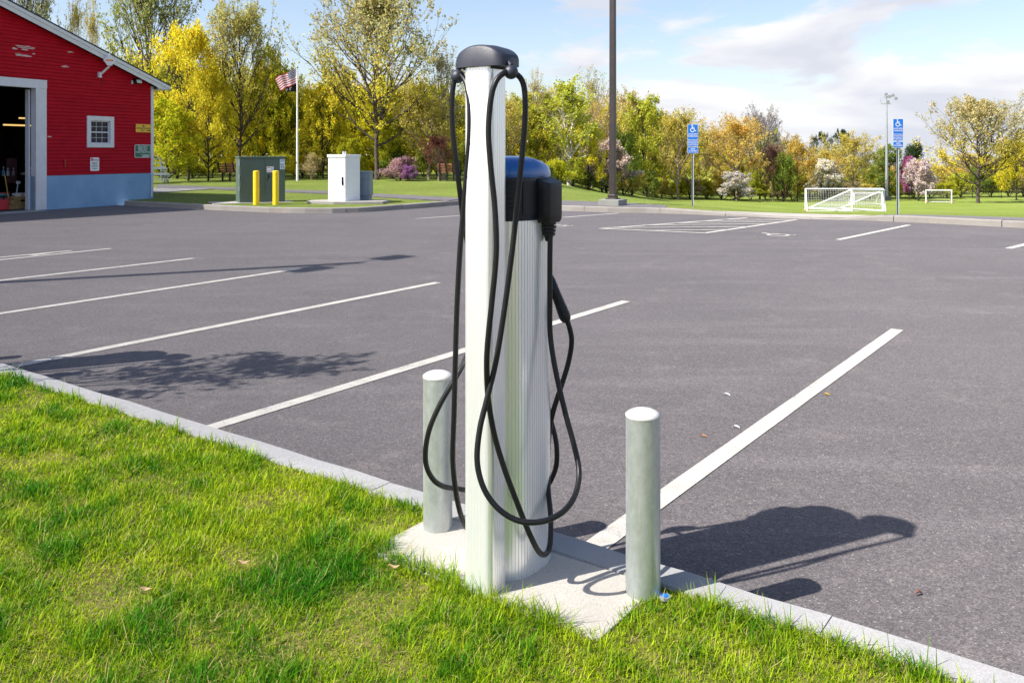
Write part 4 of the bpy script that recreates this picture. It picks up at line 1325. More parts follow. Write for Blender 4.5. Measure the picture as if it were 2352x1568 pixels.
for zz in (.36, .72, 1.1):
    s = MB(); s.tube([c0 + Z * zz + n_ * .008 - r_ * .008, c0 + Z * (zz + .13) + n_ * .008 - r_ * .008], .014, 8); s.build('hinge', M['steel'], t)
s = MB(); q = c0 + n_ * .25 - r_ * .75
s.prism([q + Z * 0, q + r_ * (wF + .95), q + r_ * (wF + .95) - n_ * (dF + .5), q - n_ * (dF + .5)], (0, 0, .03)); tag(s.build('concrete_pad', M['concrete']), kind='structure')
for px, y0, y1, lab in ((588.5, 391, 469, 'yellow bollard standing before the middle of the green cabinet'), (633.5, 391, 468, 'yellow bollard standing before the right edge of the green cabinet')):
    d_ = 24.35
    p_ = Vector(((px - CX) / FOC * d_, d_, gz(px, d_) - .02))
    t = thing('yellow_bollard', p_, lab.replace('right edge', 'stickered end'), 'bollard', 'yellow bollards by the green cabinet')
    rr = .085; ht = (469 - 391) * d_ / FOC
    s = MB(); s.tube([p_, p_ + Z * ht], rr, 24); s.build('sleeve', M['yellow'], t, smooth=True, angle=40)
    s = MB(); s.ball(p_ + Z * ht, rr * .985, 20, 8, .22); s.build('cap', M['yellow'], t, smooth=True)
# white cabinet
n_, r_ = face_cab(-33)
dW = 24.7
c0 = Vector(((793.5 - CX) / FOC * dW, dW, gz(790, dW) + .03))   # nearest lower corner
wF, dF, hF = .68, .60, 1.36
t = thing('utility_cabinet', c0 - r_ * wF / 2 - n_ * dF / 2, 'tall white utility cabinet with handle on a concrete slab', 'cabinet')
s = MB(); s.prism([c0, c0 - n_ * dF, c0 - n_ * dF - r_ * wF, c0 - r_ * wF], (0, 0, hF - .08)); s.build('body', M['white_metal'], t, bevel=.01)
s = MB(); q = c0 + Z * (hF - .08) + n_ * .03 + r_ * .02
s.prism([q, q - n_ * (dF + .05), q - n_ * (dF + .05) - r_ * (wF + .04), q - r_ * (wF + .04)], (0, 0, .08)); s.build('lid', M['white_metal'], t, bevel=.012)
s = MB(); q = c0 + n_ * .001 - r_ * .02 + Z * .03
s.prism([q, q - r_ * (wF - .04), q - r_ * (wF - .04) + n_ * .014, q + n_ * .014], (0, 0, hF - .14)); dd = s.build('door', M['white_metal'], t, bevel=.005)
s = MB(); q = c0 + n_ * .03 - r_ * .09 + Z * .62; s.obox(q, r_ * .02, n_ * .015, Z * .11); s.bar(q + n_ * .02 + Z * .08, q + n_ * .03 - Z * .14 + r_ * .02, .02); s.build('handle', M['black'], dd)
for k in (.22, .5):
    q = c0 - r_ * k * wF * 1.3 - n_ * dF * (k + .1) + Z * hF
    s = MB(); s.prism([q - r_ * .03, q + r_ * .03, q + r_ * .03 - n_ * .012, q - r_ * .03 - n_ * .012], (0, 0, .07)); s.tube([q + Z * .07 + n_ * .002, q + Z * .07 - n_ * .014], .03, 12); s.build('lifting_eye', M['steel'], t)
q = ground(800, dW + .25)
s = MB(); s.prism([Vector((a, b, q.z - .05)) for a, b in (((705 - CX) / FOC * (dW + .15), dW + .1), ((770 - CX) / FOC * dW, dW - .25), ((880 - CX) / FOC * (dW), dW - .05), ((897 - CX) / FOC * (dW + .8), dW + .8), ((800 - CX) / FOC * (dW + 1.3), dW + 1.3), ((715 - CX) / FOC * (dW + .7), dW + .7))], (0, 0, .115))
tag(s.build('concrete_pad', M['concrete'], bevel=.01), kind='structure')
# grey blue box behind it
n2, r2 = face_cab(-4)
dg = 25.4
c0 = Vector(((849 - CX) / FOC * dg, dg, q.z + .07)) 
t = thing('switch_box', c0, 'grey blue steel box half hidden behind the white cabinet', 'cabinet')
hB = (462 - 399) * dg / FOC
wB = .68
s = MB(); s.prism([c0 + Z * .12, c0 - r2 * wB + Z * .12, c0 - r2 * wB - n2 * .45 + Z * .12, c0 - n2 * .45 + Z * .12], (0, 0, hB - .12)); s.build('body', M['grey_cab'], t, bevel=.01)
s = MB(); s.prism([c0 - r2 * .03 - n2 * .03, c0 - r2 * (wB - .03) - n2 * .03, c0 - r2 * (wB - .03) - n2 * .42, c0 - r2 * .03 - n2 * .42], (0, 0, .12)); s.build('plinth', M['grey_cab'], t)
s = MB(); s.prism([c0 + n2 * .02 + r2 * .02 + Z * hB, c0 + n2 * .02 - r2 * (wB + .02) + Z * hB, c0 - n2 * .47 - r2 * (wB + .02) + Z * hB, c0 - n2 * .47 + r2 * .02 + Z * hB], (0, 0, .025)); s.build('lid', M['grey_cab'], t)

# ------------------------------------------------------------------ poles and signs
dL = 24.0
pb = Vector(((1407.5 - CX) / FOC * dL, dL, gz(1407, dL)))
t = thing('light_pole', pb, 'tall dark square light pole on a concrete block behind the kerb', 'light pole')
nn, rr = face_cab(-30)
s = MB(); k = .30
s.prism([pb + nn * a * k + rr * b * k - Z * .15 for a, b in ((-1, -1), (1, -1), (1, 1), (-1, 1))], (0, 0, .15 + .17)); s.build('footing', M['old_concrete'], t, bevel=.015)
s = MB(); k = .16
s.prism([pb + nn * a * k + rr * b * k + Z * .172 for a, b in ((-1, -1), (1, -1), (1, 1), (-1, 1))], (0, 0, .03)); k = .11
s.prism([pb + nn * a * k + rr * b * k + Z * .203 for a, b in ((-1, -1), (1, -1), (1, 1), (-1, 1))], (0, 0, .1)); s.build('base_plate', M['bronze'], t, bevel=.008)
s = MB()
def sq(k, z): return [pb + nn * a * k + rr * b * k + Z * z for a, b in ((-1, -1), (1, -1), (1, 1), (-1, 1))]
extr(s, [sq(.080, .304), sq(.068, 8.0)]); s.build('shaft', M['bronze'], t, bevel=.008)
for sg in (1, -1):
    s = MB(); a_ = pb + Z * 7.9 + VV * sg * .07
    s.bar(a_, a_ + VV * sg * .5, .05); b_ = a_ + VV * sg * .75
    s.obox(b_, VV * .3, U * .19, Z * .06); s.build('lamp_head', M['bronze'], t, bevel=.02)
lp2 = copy_tree(t)
lp2.location = Vector((-9.45, 9.25, KT)); lp2.rotation_euler = (0, 0, 0)
lp2['label'] = 'second light pole past the picture edge whose long shadow crosses the parking lines'

def access_sign(pxc, ytop, ybot, d, label, lean=0):
    p = Vector(((pxc - CX) / FOC * d, d, EYE - (ybot - HZ) * d / FOC - .02))
    t = thing('parking_sign', p, label, 'sign', 'accessible parking signs behind the kerb')
    k = d / FOC
    H = (ybot - ytop) * k
    n = Vector((0.05, -1, 0)).normalized(); r = Vector((1, .05, 0)).normalized()
    # perforated channel post
    s = MB()
    a = .028
    s.prism([p + r * x + n * y - Z * .3 for x, y in ((-a, .012), (-a * .5, .0), (-a * .4, -.03), (a * .4, -.03), (a * .5, 0), (a, .012), (a, .006), (a * .55, -.008), (a * .5, -.036), (-a * .5, -.036), (-a * .55, -.008), (-a, .006))], (0, 0, H + .26)); s.build('post', M['steel'], t)
    w = 24.5 * k; h1 = 51 * k * (1 if H < 2.4 else 1.05); h2 = 14.5 * k
    c = p + Z * (H - h1 / 2) + n * .016
    s = MB(); s.prism(rounded_rect(c, r, Z, w, h1, .02), n * .003); pl = s.build('panel', M['sign_white'], t)
    s = MB(); s.prism(rounded_rect(c + n * .003, r, Z, w - .016, h1 - .016, .016), n * .001); s.build('face', M['sign_blue'], pl)
    s = MB(); access_symbol(s, c + n * .0045 + Z * h1 * .30, r, Z, h1 * .34, (0, 0, 0)); s.build('symbol', M['sign_white'], pl)
    lettering(['HANDICAPPED', 'PARKING'], c + n * .0045 + Z * h1 * .10, r, Z, h1 * .07, M['sign_white'], pl, width=w * .86)
    lettering(['SPECIAL PLATE REQUIRED', 'UNAUTHORIZED VEHICLES', 'MAY BE REMOVED AT', 'OWNERS EXPENSE'], c + n * .0045 - Z * h1 * .17, r, Z, h1 * .05, M['sign_white'], pl, width=w * .9, gap=1.45)
    c2 = c - Z * (h1 / 2 + h2 / 2 + .012)
    s = MB(); s.prism(rounded_rect(c2, r, Z, w, h2, .02), n * .003); pl = s.build('small_panel', M['sign_white'], t)
    s = MB(); s.prism(rounded_rect(c2 + n * .003, r, Z, w - .016, h2 - .016, .016), n * .001); s.build('face', M['sign_blue'], pl)
    lettering(['VAN', 'ACCESSIBLE'], c2 + n * .0045 + Z * h2 * .36, r, Z, h2 * .25, M['sign_white'], pl, width=w * .8)
access_sign(1591, 284, 472.5, 24.2, 'blue accessible parking sign on a post between the light pole and the hatched aisle')
access_sign(2062, 271, 489, 21.2, 'blue accessible parking sign on a post beside the white soccer goals')

# flagpole with two flags
dF_ = 44.0
pf = Vector(((683 - CX) / FOC * dF_, dF_, gz(683, dF_)))
t = thing('flagpole', pf, 'slender white flagpole on the lawn between the two cabinets', 'flagpole')
ht = (413 - 156) * dF_ / FOC
s = MB(); s.tube([pf - Z * .1, pf + Z * ht], [.062, .035], 14); s.build('pole', M['white_metal'], t, smooth=True, angle=40)
s = MB(); s.ball(pf + Z * (ht + .06), .05, 12, 8); s.build('finial', mat('gilt ball', (.35, .25, .08), .3, .8), t, smooth=True)
s = MB(); s.tube([pf + Z * .9 - Vector((.07, .03, 0)), pf + Z * .95 - Vector((.07, .03, 0))], .05, 8); s.build('cleat', M['black'], t)
def flag_mats():
    m, tt, b, P = base('flag stripe red', .8); b.inputs['Base Color'].default_value = (.42, .01, .035, 1)
    m2, tt, b, P = base('flag white', .8); b.inputs['Base Color'].default_value = (.72, .68, .7, 1)
    m3, tt, b, P = base('flag blue', .8); b.inputs['Base Color'].default_value = (.02, .035, .15, 1)
    return [m, m2, m3]
FM = flag_mats()
kf = dF_ / FOC
top = ad(685, 156.5, dF_); hf, lf = 36 * kf, 54 * kf
s = MB(); nu, nv = 30, 26
def fpt(a, b):                                           # a 0..1 hoist to fly, b 0..1 top to bottom
    x = -lf * a * (.98 - .06 * b) 
    y = .12 * math.sin(a * 7.5 + b * 1.2) * a + .05 * math.sin(a * 15)
    zz = -26 * kf * a + 4 * kf * a * a * (1 - b) - hf * b * (1 - .28 * a) + .015 * math.sin(a * 11 + b)
    return top + Vector((x - .06 + b * a * .22, y, zz))
for j in range(nv + 1):
    for i in range(nu + 1): s.v.append(tuple(fpt(i / nu, j / nv)))
for j in range(nv):
    for i in range(nu):
        a = j * (nu + 1) + i
        s.f.append((a, a + 1, a + nu + 2, a + nu + 1))
        st_ = int(j / 2)
        s.mi.append(2 if (i < nu * .4 and st_ < 7) else (0 if st_ % 2 == 0 else 1))
fl = thing('flag', top, 'striped red and white flag with blue starred corner blowing from the flagpole', 'flag')
s.build('cloth', FM, fl, smooth=True)
s = MB()
for r9 in range(9):
    for c9 in range(6 if r9 % 2 == 0 else 5):
        a = .4 * (c9 + .5 + (0 if r9 % 2 == 0 else .5)) / 6; b = 7 / 13 * (r9 + .5) / 9
        for dy in (-.008, .008):
            p_ = fpt(a, b) + Vector((0, dy, 0)); e = .02
            s.add([p_ + Vector((e * math.sin(2 * math.pi * k / 5), 0, e * math.cos(2 * math.pi * k / 5))) for k in range(5)], [(0, 1, 2, 3, 4)])
s.build('star', FM[1], fl)
fl2 = thing('flag', ad(680, 190, dF_), 'small black flag with white marks hanging below the striped flag', 'flag')
top2 = ad(680.5, 188, dF_ + .12); s = MB()
def gpt(a, b): return top2 + Vector((-.56 * a, .07 * math.sin(a * 8), -.5 * b * (1 - .2 * a) - .12 * a))
for j in range(9):
    for i in range(13): s.v.append(tuple(gpt(i / 12, j / 8)))
for j in range(8):
    for i in range(12):
        a = j * 13 + i; s.f.append((a, a + 1, a + 14, a + 13)); s.mi.append(0)
s.build('cloth', mat('black cloth', (.012, .012, .018), .8, var=.1), fl2, smooth=True)
s = MB()
for a0, b0, a1, b1 in ((.42, .5, .55, .62), (.5, .6, .58, .85), (.75, .62, .98, .8), (.86, .78, .95, .98)):
    s.add([gpt(x, y) + Vector((0, -.012, 0)) for x, y in ((a0, b0), (a1, b0), (a1, b1), (a0, b1))], [(0, 1, 2, 3)])
s.build('white_mark', FM[1], fl2)

# field floodlight mast
dM = 92
pm_ = Vector(((2036.5 - CX) / FOC * dM, dM, gz(2036, dM)))
t = thing('field_light_mast', pm_, 'tall grey field light mast with a cluster of floodlights above the goals', 'light mast')
k = dM / FOC; hm = (460 - 238) * k
s = MB(); s.tube([pm_ - Z * .1, pm_ + Z * hm * .45, pm_ + Z * hm], [.17, .14, .07], 12); s.build('mast', M['steel'], t, smooth=True, angle=40)
s = MB(); s.obox(pm_ + Z * .25, (.35, 0, 0), (0, .3, 0), (0, 0, .25)); s.build('footing', M['old_concrete'], t)
s = MB(); c = pm_ + Z * hm
s.bar(c - Vector((.6, 0, 0)), c + Vector((.45, 0, 0)), .06); s.bar(c, c + Z * .75, .08); s.bar(c + Vector((-.58, 0, 0)), c + Vector((-.62, 0, .65)), .03); s.bar(c + Z * .7 - Vector((.3, 0, 0)), c + Z * .75 + Vector((.85, 0, .1)), .07); s.build('cross_arm', M['steel'], t)
for dx, dz in ((.1, .25), (.25, .8), (.62, .95), (-.1, 1.05), (.95, .6)):
    q = c + Vector((dx, -.1, dz)); s = MB()
    s.tube([q + Vector((.1, .25, .1)), q, q - Vector((.06, .14, .08))], [.06, .14, .16], 12); fh = s.build('floodlight', M['grey_cab'], t, smooth=True, angle=40)
    s = MB(); q2 = q - Vector((.064, .15, .086)); s.tube([q2, q2 - Vector((.004, .01, .006))], .14, 12); s.build('lens', M['lamp_glass'], fh)

# ------------------------------------------------------------------ soccer goals with nets
def goal(pl, pr, h, depth, label, bar=.045, net_step=.13, top_depth=.0, cord=.006, bags=True):
    """pl, pr: feet of the two front posts; net runs back from the mouth"""
    pl, pr = V(pl), V(pr)
    r = (pr - pl); w = r.length; r.normalize()
    b = Vector((-r.y, r.x, 0)) * (1 if depth > 0 else -1)
    D = abs(depth)
    t = thing('soccer_goal', (pl + pr) / 2, label, 'soccer goal', 'white soccer goals on the field')
    for p in (pl, pr):
        s = MB(); s.tube([p, p + Z * (h - bar)], bar, 10); s.build('post', M['white_metal'], t, smooth=True, angle=50)
    s = MB(); s.tube([pl + Z * h - r * bar, pr + Z * h + r * bar], bar, 10); s.build('crossbar', M['white_metal'], t, smooth=True, angle=50)
    for p in (pl, pr):
        s = MB(); s.tube([p + Z * (h - .02) + b * bar, p + b * max(top_depth, .02) + Z * (h - .02), p + b * D + Z * .04], bar * .7, 8); s.tube([p + b * bar + Z * .04, p + b * D + Z * .04], bar * .6, 8); s.build('side_frame', M['white_metal'], t)
    s = MB(); s.tube([pl + b * D + Z * .04, pr + b * D + Z * .04], bar * .6, 8); s.build('ground_bar', M['white_metal'], t)
    s = MB(); ln = math.hypot(D - top_depth, h); nx, ny = int(w / net_step), int(ln / net_step)
    def bp(a, c):
        sag = -.06 * math.sin(math.pi * c) 
        return pl + r * w * a + b * (top_depth + (D - top_depth) * c + sag) + Z * (h * (1 - c) + .03)
    for i in range(nx + 1):
        s.tube([bp(i / nx, c) for c in (0, .33, .66, 1)], cord, 3, cap=False)
    for j in range(ny + 1):
        s.tube([bp(a, j / ny) for a in (0, .5, 1)], cord, 3, cap=False)
    for p in (pl, pr):
        n3 = int(D / net_step)
        for i in range(1, n3):
            x = D * i / n3; zt = h if x < top_depth else h * (1 - (x - top_depth) / max(.01, D - top_depth))
            s.tube([p + b * x + Z * .04, p + b * x + Z * zt], cord, 3, cap=False)
        n4 = int(h / net_step)
        for j in range(1, n4):
            zz = h * j / n4; x = top_depth + (D - top_depth) * (1 - zz / h)
            s.tube([p + b * .05 + Z * zz, p + b * x + Z * zz], cord, 3, cap=False)
    o = s.build('net', M['net'], t); o['kind'] = 'stuff'
    if bags:
        for p in (pl, pr):
            s = MB(); q = p + b * D * .5 + Z * .09; s.ball(q, .17, 10, 6, .5); s.build('sandbag', M['orange'], t, smooth=True)
dA = 57
def gp(px, d): p = ground(px, d); return p
def hgt(px, d, ytop): return EYE - (ytop - HZ) * d / FOC - gz(px, d)
gA = (ground(1851, 58), ground(2032, 56.5))
goal(ground(1850, 57.5), ground(2027, 56.5), hgt(1850, 57.5, 434), -1.0, 'white soccer goal furthest from the field light mast, with a fine net', top_depth=.25, net_step=.15, cord=.005)
goal(ground(1957, 52), ground(2030, 54), hgt(1957, 52, 436) , 3.0, 'white soccer goal with two thick front posts and a net slanting back', bar=.065, net_step=.26, top_depth=.1, cord=.0075, bags=False)
goal(ground(1962, 74), ground(2025, 74), hgt(1990, 74, 444), 1.2, 'grey looking soccer goal seen through the nets of the nearer two', bar=.05, top_depth=.4, bags=False)
goal(ground(2127, 80), ground(2186, 79), hgt(2150, 80, 437), 1.3, 'small soccer goal standing alone before the large golden tree', bar=.05, top_depth=.3, net_step=.16)

# benches and bleachers on the lawn
def bench(px, d, w, face, label, m):
    p = ground(px, d); n, r = face_cab(face)
    t = thing('park_bench', p, label, 'bench')
    for k in range(4):
        s = MB(); s.obox(p + Z * (.5 + k * .115) - n * (.16 + k * .03), r * w / 2, n * .018, Z * .046); s.build('back_slat', m, t)
    for k in range(4):
        s = MB(); s.obox(p + Z * .44 + n * (.2 - k * .11), r * w / 2, n * .046, Z * .018); s.build('seat_slat', m, t)
    for k in (-.8, 0, .8):
        s = MB(); s.bar(p + r * w / 2 * k, p + r * w / 2 * k + Z * .42, .08); s.bar(p + r * w / 2 * k - n * .18 + Z * .42, p + r * w / 2 * k - n * .29 + Z * .95, .05); s.build('leg', M['bronze'], t)
bench(528, 43.5, 1.3, 150, 'brown slatted park bench at the wood edge behind the green cabinet', M['wood'])
bench(1027, 43.5, .85, 170, 'brown park bench in the shade near the purple bush', M['wood'])
bench(640, 47, .8, 175, 'dark bench under the trees beside the flagpole', M['dark_bark'])
pb_ = ground(322, 40); n, r = face_cab(35)
t = thing('bleachers', pb_ + r * .6, 'small aluminium bleachers at the barn corner before the trees', 'bleachers')
for k in range(3):
    s = MB(); s.obox(pb_ + r * .55 + Z * (.42 + k * .27) - n * k * .5, r * .75, n * .12, Z * .025); s.build('seat_plank', M['steel'], t)
    s = MB(); s.obox(pb_ + r * .55 + Z * (.2 + k * .27) - n * (k * .5 - .25), r * .75, n * .1, Z * .02); s.build('foot_plank', M['steel'], t)
for k in (-.6, .65):
    s = MB(); q = pb_ + r * (.55 + k)
    s.bar(q, q + Z * .40, .045); s.bar(q - n * .5, q - n * .5 + Z * .66, .045); s.bar(q - n * 1.0, q - n * 1.0 + Z * .93, .045); s.bar(q, q - n * 1.0 + Z * .9, .045); s.bar(q - n * 1.25 + Z * .1, q - n * 1.25 + Z * 1.15, .04)
    s.build('frame', M['steel'], t)
s = MB(); s.bar(pb_ + r * -.05 - n * 1.25 + Z * 1.15, pb_ + r * 1.25 - n * 1.25 + Z * 1.15, .045); s.build('rail', M['steel'], t)

# dark chain link fence before the wood
fp = [ground(px, d) for px, d in ((1205 + 500, 96), (1900, 97), (2100, 97), (2300, 98), (2500, 99), (2720, 100))]
t = thing('chain_link_fence', fp[2], 'low dark chain link fence along the far edge of the field', 'fence')
for a, b in zip(fp[:-1], fp[1:]):
    m_ = max(2, int((b - a).length / 3))
    for i in range(m_):
        q = a.lerp(b, i / m_); s = MB(); s.tube([q - Z * .1, q + Z * 1.4], .04, 8); s.build('post', M['fence'], t)
    s = MB(); s.tube([a + Z * 1.38, b + Z * 1.38], .03, 6); s.build('rail', M['fence'], t)
s = MB()
for a, b in zip(fp[:-1], fp[1:]):
    L_ = (b - a).length; n_w = int(L_ / .16)
    for i in range(n_w):
        for sg in (0, 1):
            x0, x1 = i / n_w, min(1, i / n_w + 1.35 / L_)
            p_, q_ = a.lerp(b, x0), a.lerp(b, x1)
            p_, q_ = p_ + Z * (.03 if sg else 1.37), q_ + Z * (1.37 if sg else .03)
            e = Z * .008
            s.add([p_ - e, q_ - e, q_ + e, p_ + e], [(0, 1, 2, 3)])
o = s.build('wire_mesh', M['fence'], t); o['kind'] = 'stuff'
# small bits on the asphalt
def litter(px, py, l, w, m, name, label, ang):
    p = at(px, py, .0); n = Vector((math.cos(ang), math.sin(ang), 0)); r = Vector((-n.y, n.x, 0))
    t = thing(name, p, label, name.split('_')[-1])
    s = MB()
    vs = []
    for k in range(7):
        q = k / 6; ww = w * math.sin(math.pi * min(.97, max(.06, q))) ** .6
        c = p + n * l * (q - .5) + Z * (.006 + .012 * math.sin(q * 3))
        vs += [c - r * ww + Z * .006 * math.cos(q * 4), c + r * ww]
    s.add(vs, [(2 * k, 2 * k + 1, 2 * k + 3, 2 * k + 2) for k in range(6)]); s.v += [(x, y, z_ - .003) for x, y, z_ in s.v]; s.f += [tuple(i + 14 for i in f)[::-1] for f in s.f[:6]]; s.mi += [0] * 6
    s.build(name.split('_')[-1], m, t)
litter(1898, 908.5, .05, .0055, M['yellow'], 'fallen_leaf', 'small yellow leaf lying on the asphalt beyond the diagonal line', .1)
litter(1615, 1004.5, .045, .003, M['orange'], 'orange_twig', 'small orange twig on the asphalt near the right bollard top'.replace('right bollard top', 'white diagonal line'), .2)
litter(1668, 908, .05, .007, M['sign_white'], 'paper_scrap', 'white paper scrap on the asphalt nearer the yellow leaf', -.2)
litter(1690, 983, .045, .006, M['sign_white'], 'paper_scrap', 'smaller white paper scrap on the asphalt below the other one', -.15)
litter(2110, 1366, .035, .005, mat('dead leaf', (.2, .07, .04), .8), 'dead_leaf', 'tiny reddish dead leaf on the asphalt above the kerb', .5)
# ------------------------------------------------------------------ trees
def mesh_np(name, verts, tris, cols=None, m=None, smooth=False):
    me = bpy.data.meshes.new(name)
    verts = np.asarray(verts, dtype=np.float32); tris = np.asarray(tris, dtype=np.int32)
    me.vertices.add(len(verts)); me.vertices.foreach_set('co', verts.ravel())
    me.loops.add(tris.size); me.loops.foreach_set('vertex_index', tris.ravel())
    me.polygons.add(len(tris)); me.polygons.foreach_set('loop_start', np.arange(len(tris), dtype=np.int32) * 3)
    me.update(calc_edges=True)
    if cols is not None:
        at_ = me.color_attributes.new('tone', 'FLOAT_COLOR', 'POINT')
        c4 = np.ones((len(verts), 4), dtype=np.float32); c4[:, :3] = cols
        at_.data.foreach_set('color', c4.ravel())
    if smooth: me.polygons.foreach_set('use_smooth', np.ones(len(tris), dtype=bool))
    if m: me.materials.append(m)
    me.validate()
    return me

def tree_proto(name, seed, trunk=.25, limbs=16, l0=.42, rise=.55, levels=3, kids=(5, 4, 3), leaves=9, leaf=.011, scat=.02, profile='oval', thick=.018, bark='bark', ratio=.55, tint_top=None, stems=1, trop=.12, wob=.16, leaf_aspect=.7, vis=1.0):
    """unit-height tree: returns (wood mesh, crown mesh)"""
    rg = random.Random(seed); npr = np.random.default_rng(seed)
    wv, wt, tips = [], [], []
    def rv(): return Vector((rg.uniform(-1, 1), rg.uniform(-1, 1), rg.uniform(-1, 1)))
    def tube(pts, rad, n):
        b = len(wv); u = None
        for i, p in enumerate(pts):
            tg = (pts[min(i + 1, len(pts) - 1)] - pts[max(i - 1, 0)]).normalized()
            if u is None: u = tg.cross(Vector((.3, .9, .2))).normalized()
            else: u = (u - tg * u.dot(tg)).normalized()
            w = tg.cross(u)
            for k in range(n):
                a = 2 * math.pi * k / n
                q = p + (u * math.cos(a) + w * math.sin(a)) * rad[i]
                wv.append((q.x, q.y, q.z))
        for i in range(len(pts) - 1):
            for k in range(n):
                k2 = (k + 1) % n
                a, c, d, e = b + i * n + k, b + i * n + k2, b + (i + 1) * n + k2, b + (i + 1) * n + k
                wt.append((a, c, d)); wt.append((a, d, e))
    def grow(p, d, L_, r, lev):
        n = 5 if lev == 0 else 3
        pts, rad = [p], [r]
        for i in range(n):
            d = (d + rv() * wob + Vector((0, 0, trop))).normalized()
            p = p + d * (L_ / n); pts.append(p); rad.append(max(.0006, r * (1 - .75 * (i + 1) / n)))
        tube(pts, rad, 5 if lev == 0 else (4 if lev == 1 else 3))
        if lev >= levels - 1:
            tips.append(pts); return
        for j in range(kids[lev]):
            tt = rg.uniform(.28, 1.0) if j else 1.0
            f = tt * n; i = min(n - 1, int(f)); q = pts[i].lerp(pts[i + 1], f - i)
            ax = (pts[i + 1] - pts[i]).normalized()
            sd = (rv() - ax * rv().dot(ax)).normalized()
            nd = (ax + sd * rg.uniform(.5, 1.0)).normalized()
            grow(q, nd, L_ * ratio * rg.uniform(.75, 1.2) * (1.15 - .4 * tt), max(.0008, rad[i] * .62), lev + 1)
    for stm in range(stems):
        lean = Vector((rg.uniform(-1, 1), rg.uniform(-1, 1), 0)) * (.16 if stems > 1 else .03)
        H = .97 if stm == 0 else rg.uniform(.75, .92)
        n = 10; pts, rad = [], []
        off = Vector((rg.uniform(-.03, .03), rg.uniform(-.03, .03), 0)) if stems > 1 else Vector((0, 0, 0))
        for i in range(n + 1):
            q = i / n
            pts.append(off + lean * q + Vector((rg.uniform(-1, 1), rg.uniform(-1, 1), 0)) * .012 * (q > 0) + Vector((0, 0, H * q)))
            rad.append(thick * (1.25 if i == 0 else 1) * (1 - q) ** .8 + .0012)
        tube(pts, rad, 8)
        for j in range(limbs // stems):
            q = trunk + (1 - trunk) * (j + rg.random()) / (limbs // stems) * .97
            f = q * n; i = min(n - 1, int(f)); p = pts[i].lerp(pts[i + 1], f - i)
            x = (q - trunk) / (1 - trunk)
            if profile == 'oval': L_ = l0 * (.55 + 1.0 * math.sin(math.pi * min(1, x * .85 + .12)) - .55 * x) 
            elif profile == 'oak': L_ = l0 * (.8 + .45 * math.sin(math.pi * min(1, x * 1.05 + .1)) - .62 * x)
            elif profile == 'vase': L_ = l0 * (1.05 - .75 * x)
            elif profile == 'cone': L_ = l0 * (1.05 - x)
            else: L_ = l0 * (.9 - .5 * x * x)
            an = j * 2.399 + rg.uniform(-.4, .4)
            up = rise + .5 * x + rg.uniform(-.12, .15)
            d = Vector((math.cos(an), math.sin(an), 0)) * math.cos(up) + Vector((0, 0, math.sin(up)))
            grow(p, d, max(.05, L_ * rg.uniform(.8, 1.15)), rad[i] * .6, 0)
    # leaves
    P = []
    for pts in tips:
        if rg.random() > vis: continue
        m = max(1, int(leaves * rg.uniform(.4, 1.5)))
        for k in range(m):
            f = rg.uniform(.15, 1.0) * (len(pts) - 1); i = min(len(pts) - 2, int(f))
            q = pts[i].lerp(pts[i + 1], f - i); P.append((q.x, q.y, q.z))
    P = np.array(P); nL = len(P)
    P = P + npr.normal(0, scat, P.shape)
    nn = npr.normal(size=(nL, 3)); nn /= np.linalg.norm(nn, axis=1, keepdims=True); nn[:, 2] += .75
    a = np.cross(nn, npr.normal(size=(nL, 3))); a /= np.linalg.norm(a, axis=1, keepdims=True)
    b = np.cross(nn, a); b /= np.linalg.norm(b, axis=1, keepdims=True)
    sz = leaf * npr.uniform(.55, 1.45, (nL, 1))
    A, B = a * sz, b * sz * leaf_aspect
    vs = np.stack([P - A, P + B, P + A, P - B], axis=1).reshape(-1, 3)
    idx = np.arange(nL) * 4
    tr = np.concatenate([np.stack([idx, idx + 1, idx + 2], 1), np.stack([idx, idx + 2, idx + 3], 1)])
    cl = np.ones((nL, 3)) * npr.uniform(.7, 1.3, (nL, 1)) * np.stack([npr.uniform(.85, 1.15, nL), npr.uniform(.92, 1.08, nL), npr.uniform(.6, 1.5, nL)], 1)
    if tint_top is not None:
        h = np.clip((P[:, 2:3] - .42) / .4, 0, 1)
        cl = cl * (1 - h) + cl * np.array(tint_top) * h
    cols = np.repeat(cl, 4, axis=0)
    wood = mesh_np(name + ' wood', wv, wt, None, M[bark], True)
    crown = mesh_np(name + ' crown', vs, tr, cols, M['leaf'])
    rad_ = float(np.percentile(np.hypot(P[:, 0], P[:, 1]), 96))
    TRI.append((name, len(wt), len(tr)))
    return wood, crown, rad_
TRI = []
PR = {}
PR['oak'] = tree_proto('oak', 11, trunk=.2, limbs=40, l0=.46, rise=.28, kids=(9, 6), levels=3, leaves=9, leaf=.0085, scat=.013, thick=.015, tint_top=(.72, .76, 4.5), bark='bark', profile='oak', ratio=.5)
PR['oak2'] = tree_proto('oak two', 23, trunk=.2, limbs=34, l0=.38, rise=.5, kids=(8, 6), levels=3, leaves=9, leaf=.0085, scat=.013, thick=.017, tint_top=(.75, .8, 3.5), bark='bark', profile='oval', ratio=.5)
PR['maple'] = tree_proto('maple', 5, trunk=.12, limbs=30, l0=.38, rise=.3, kids=(7, 5), levels=3, leaves=14, leaf=.0120, scat=.02, thick=.015, bark='dark_bark', profile='oval', ratio=.52, trop=.05)
PR['maple2'] = tree_proto('maple two', 8, trunk=.08, limbs=26, l0=.42, rise=.35, kids=(7, 5), levels=3, leaves=14, leaf=.0128, scat=.022, thick=.014, bark='dark_bark', profile='round', ratio=.52, trop=.04)
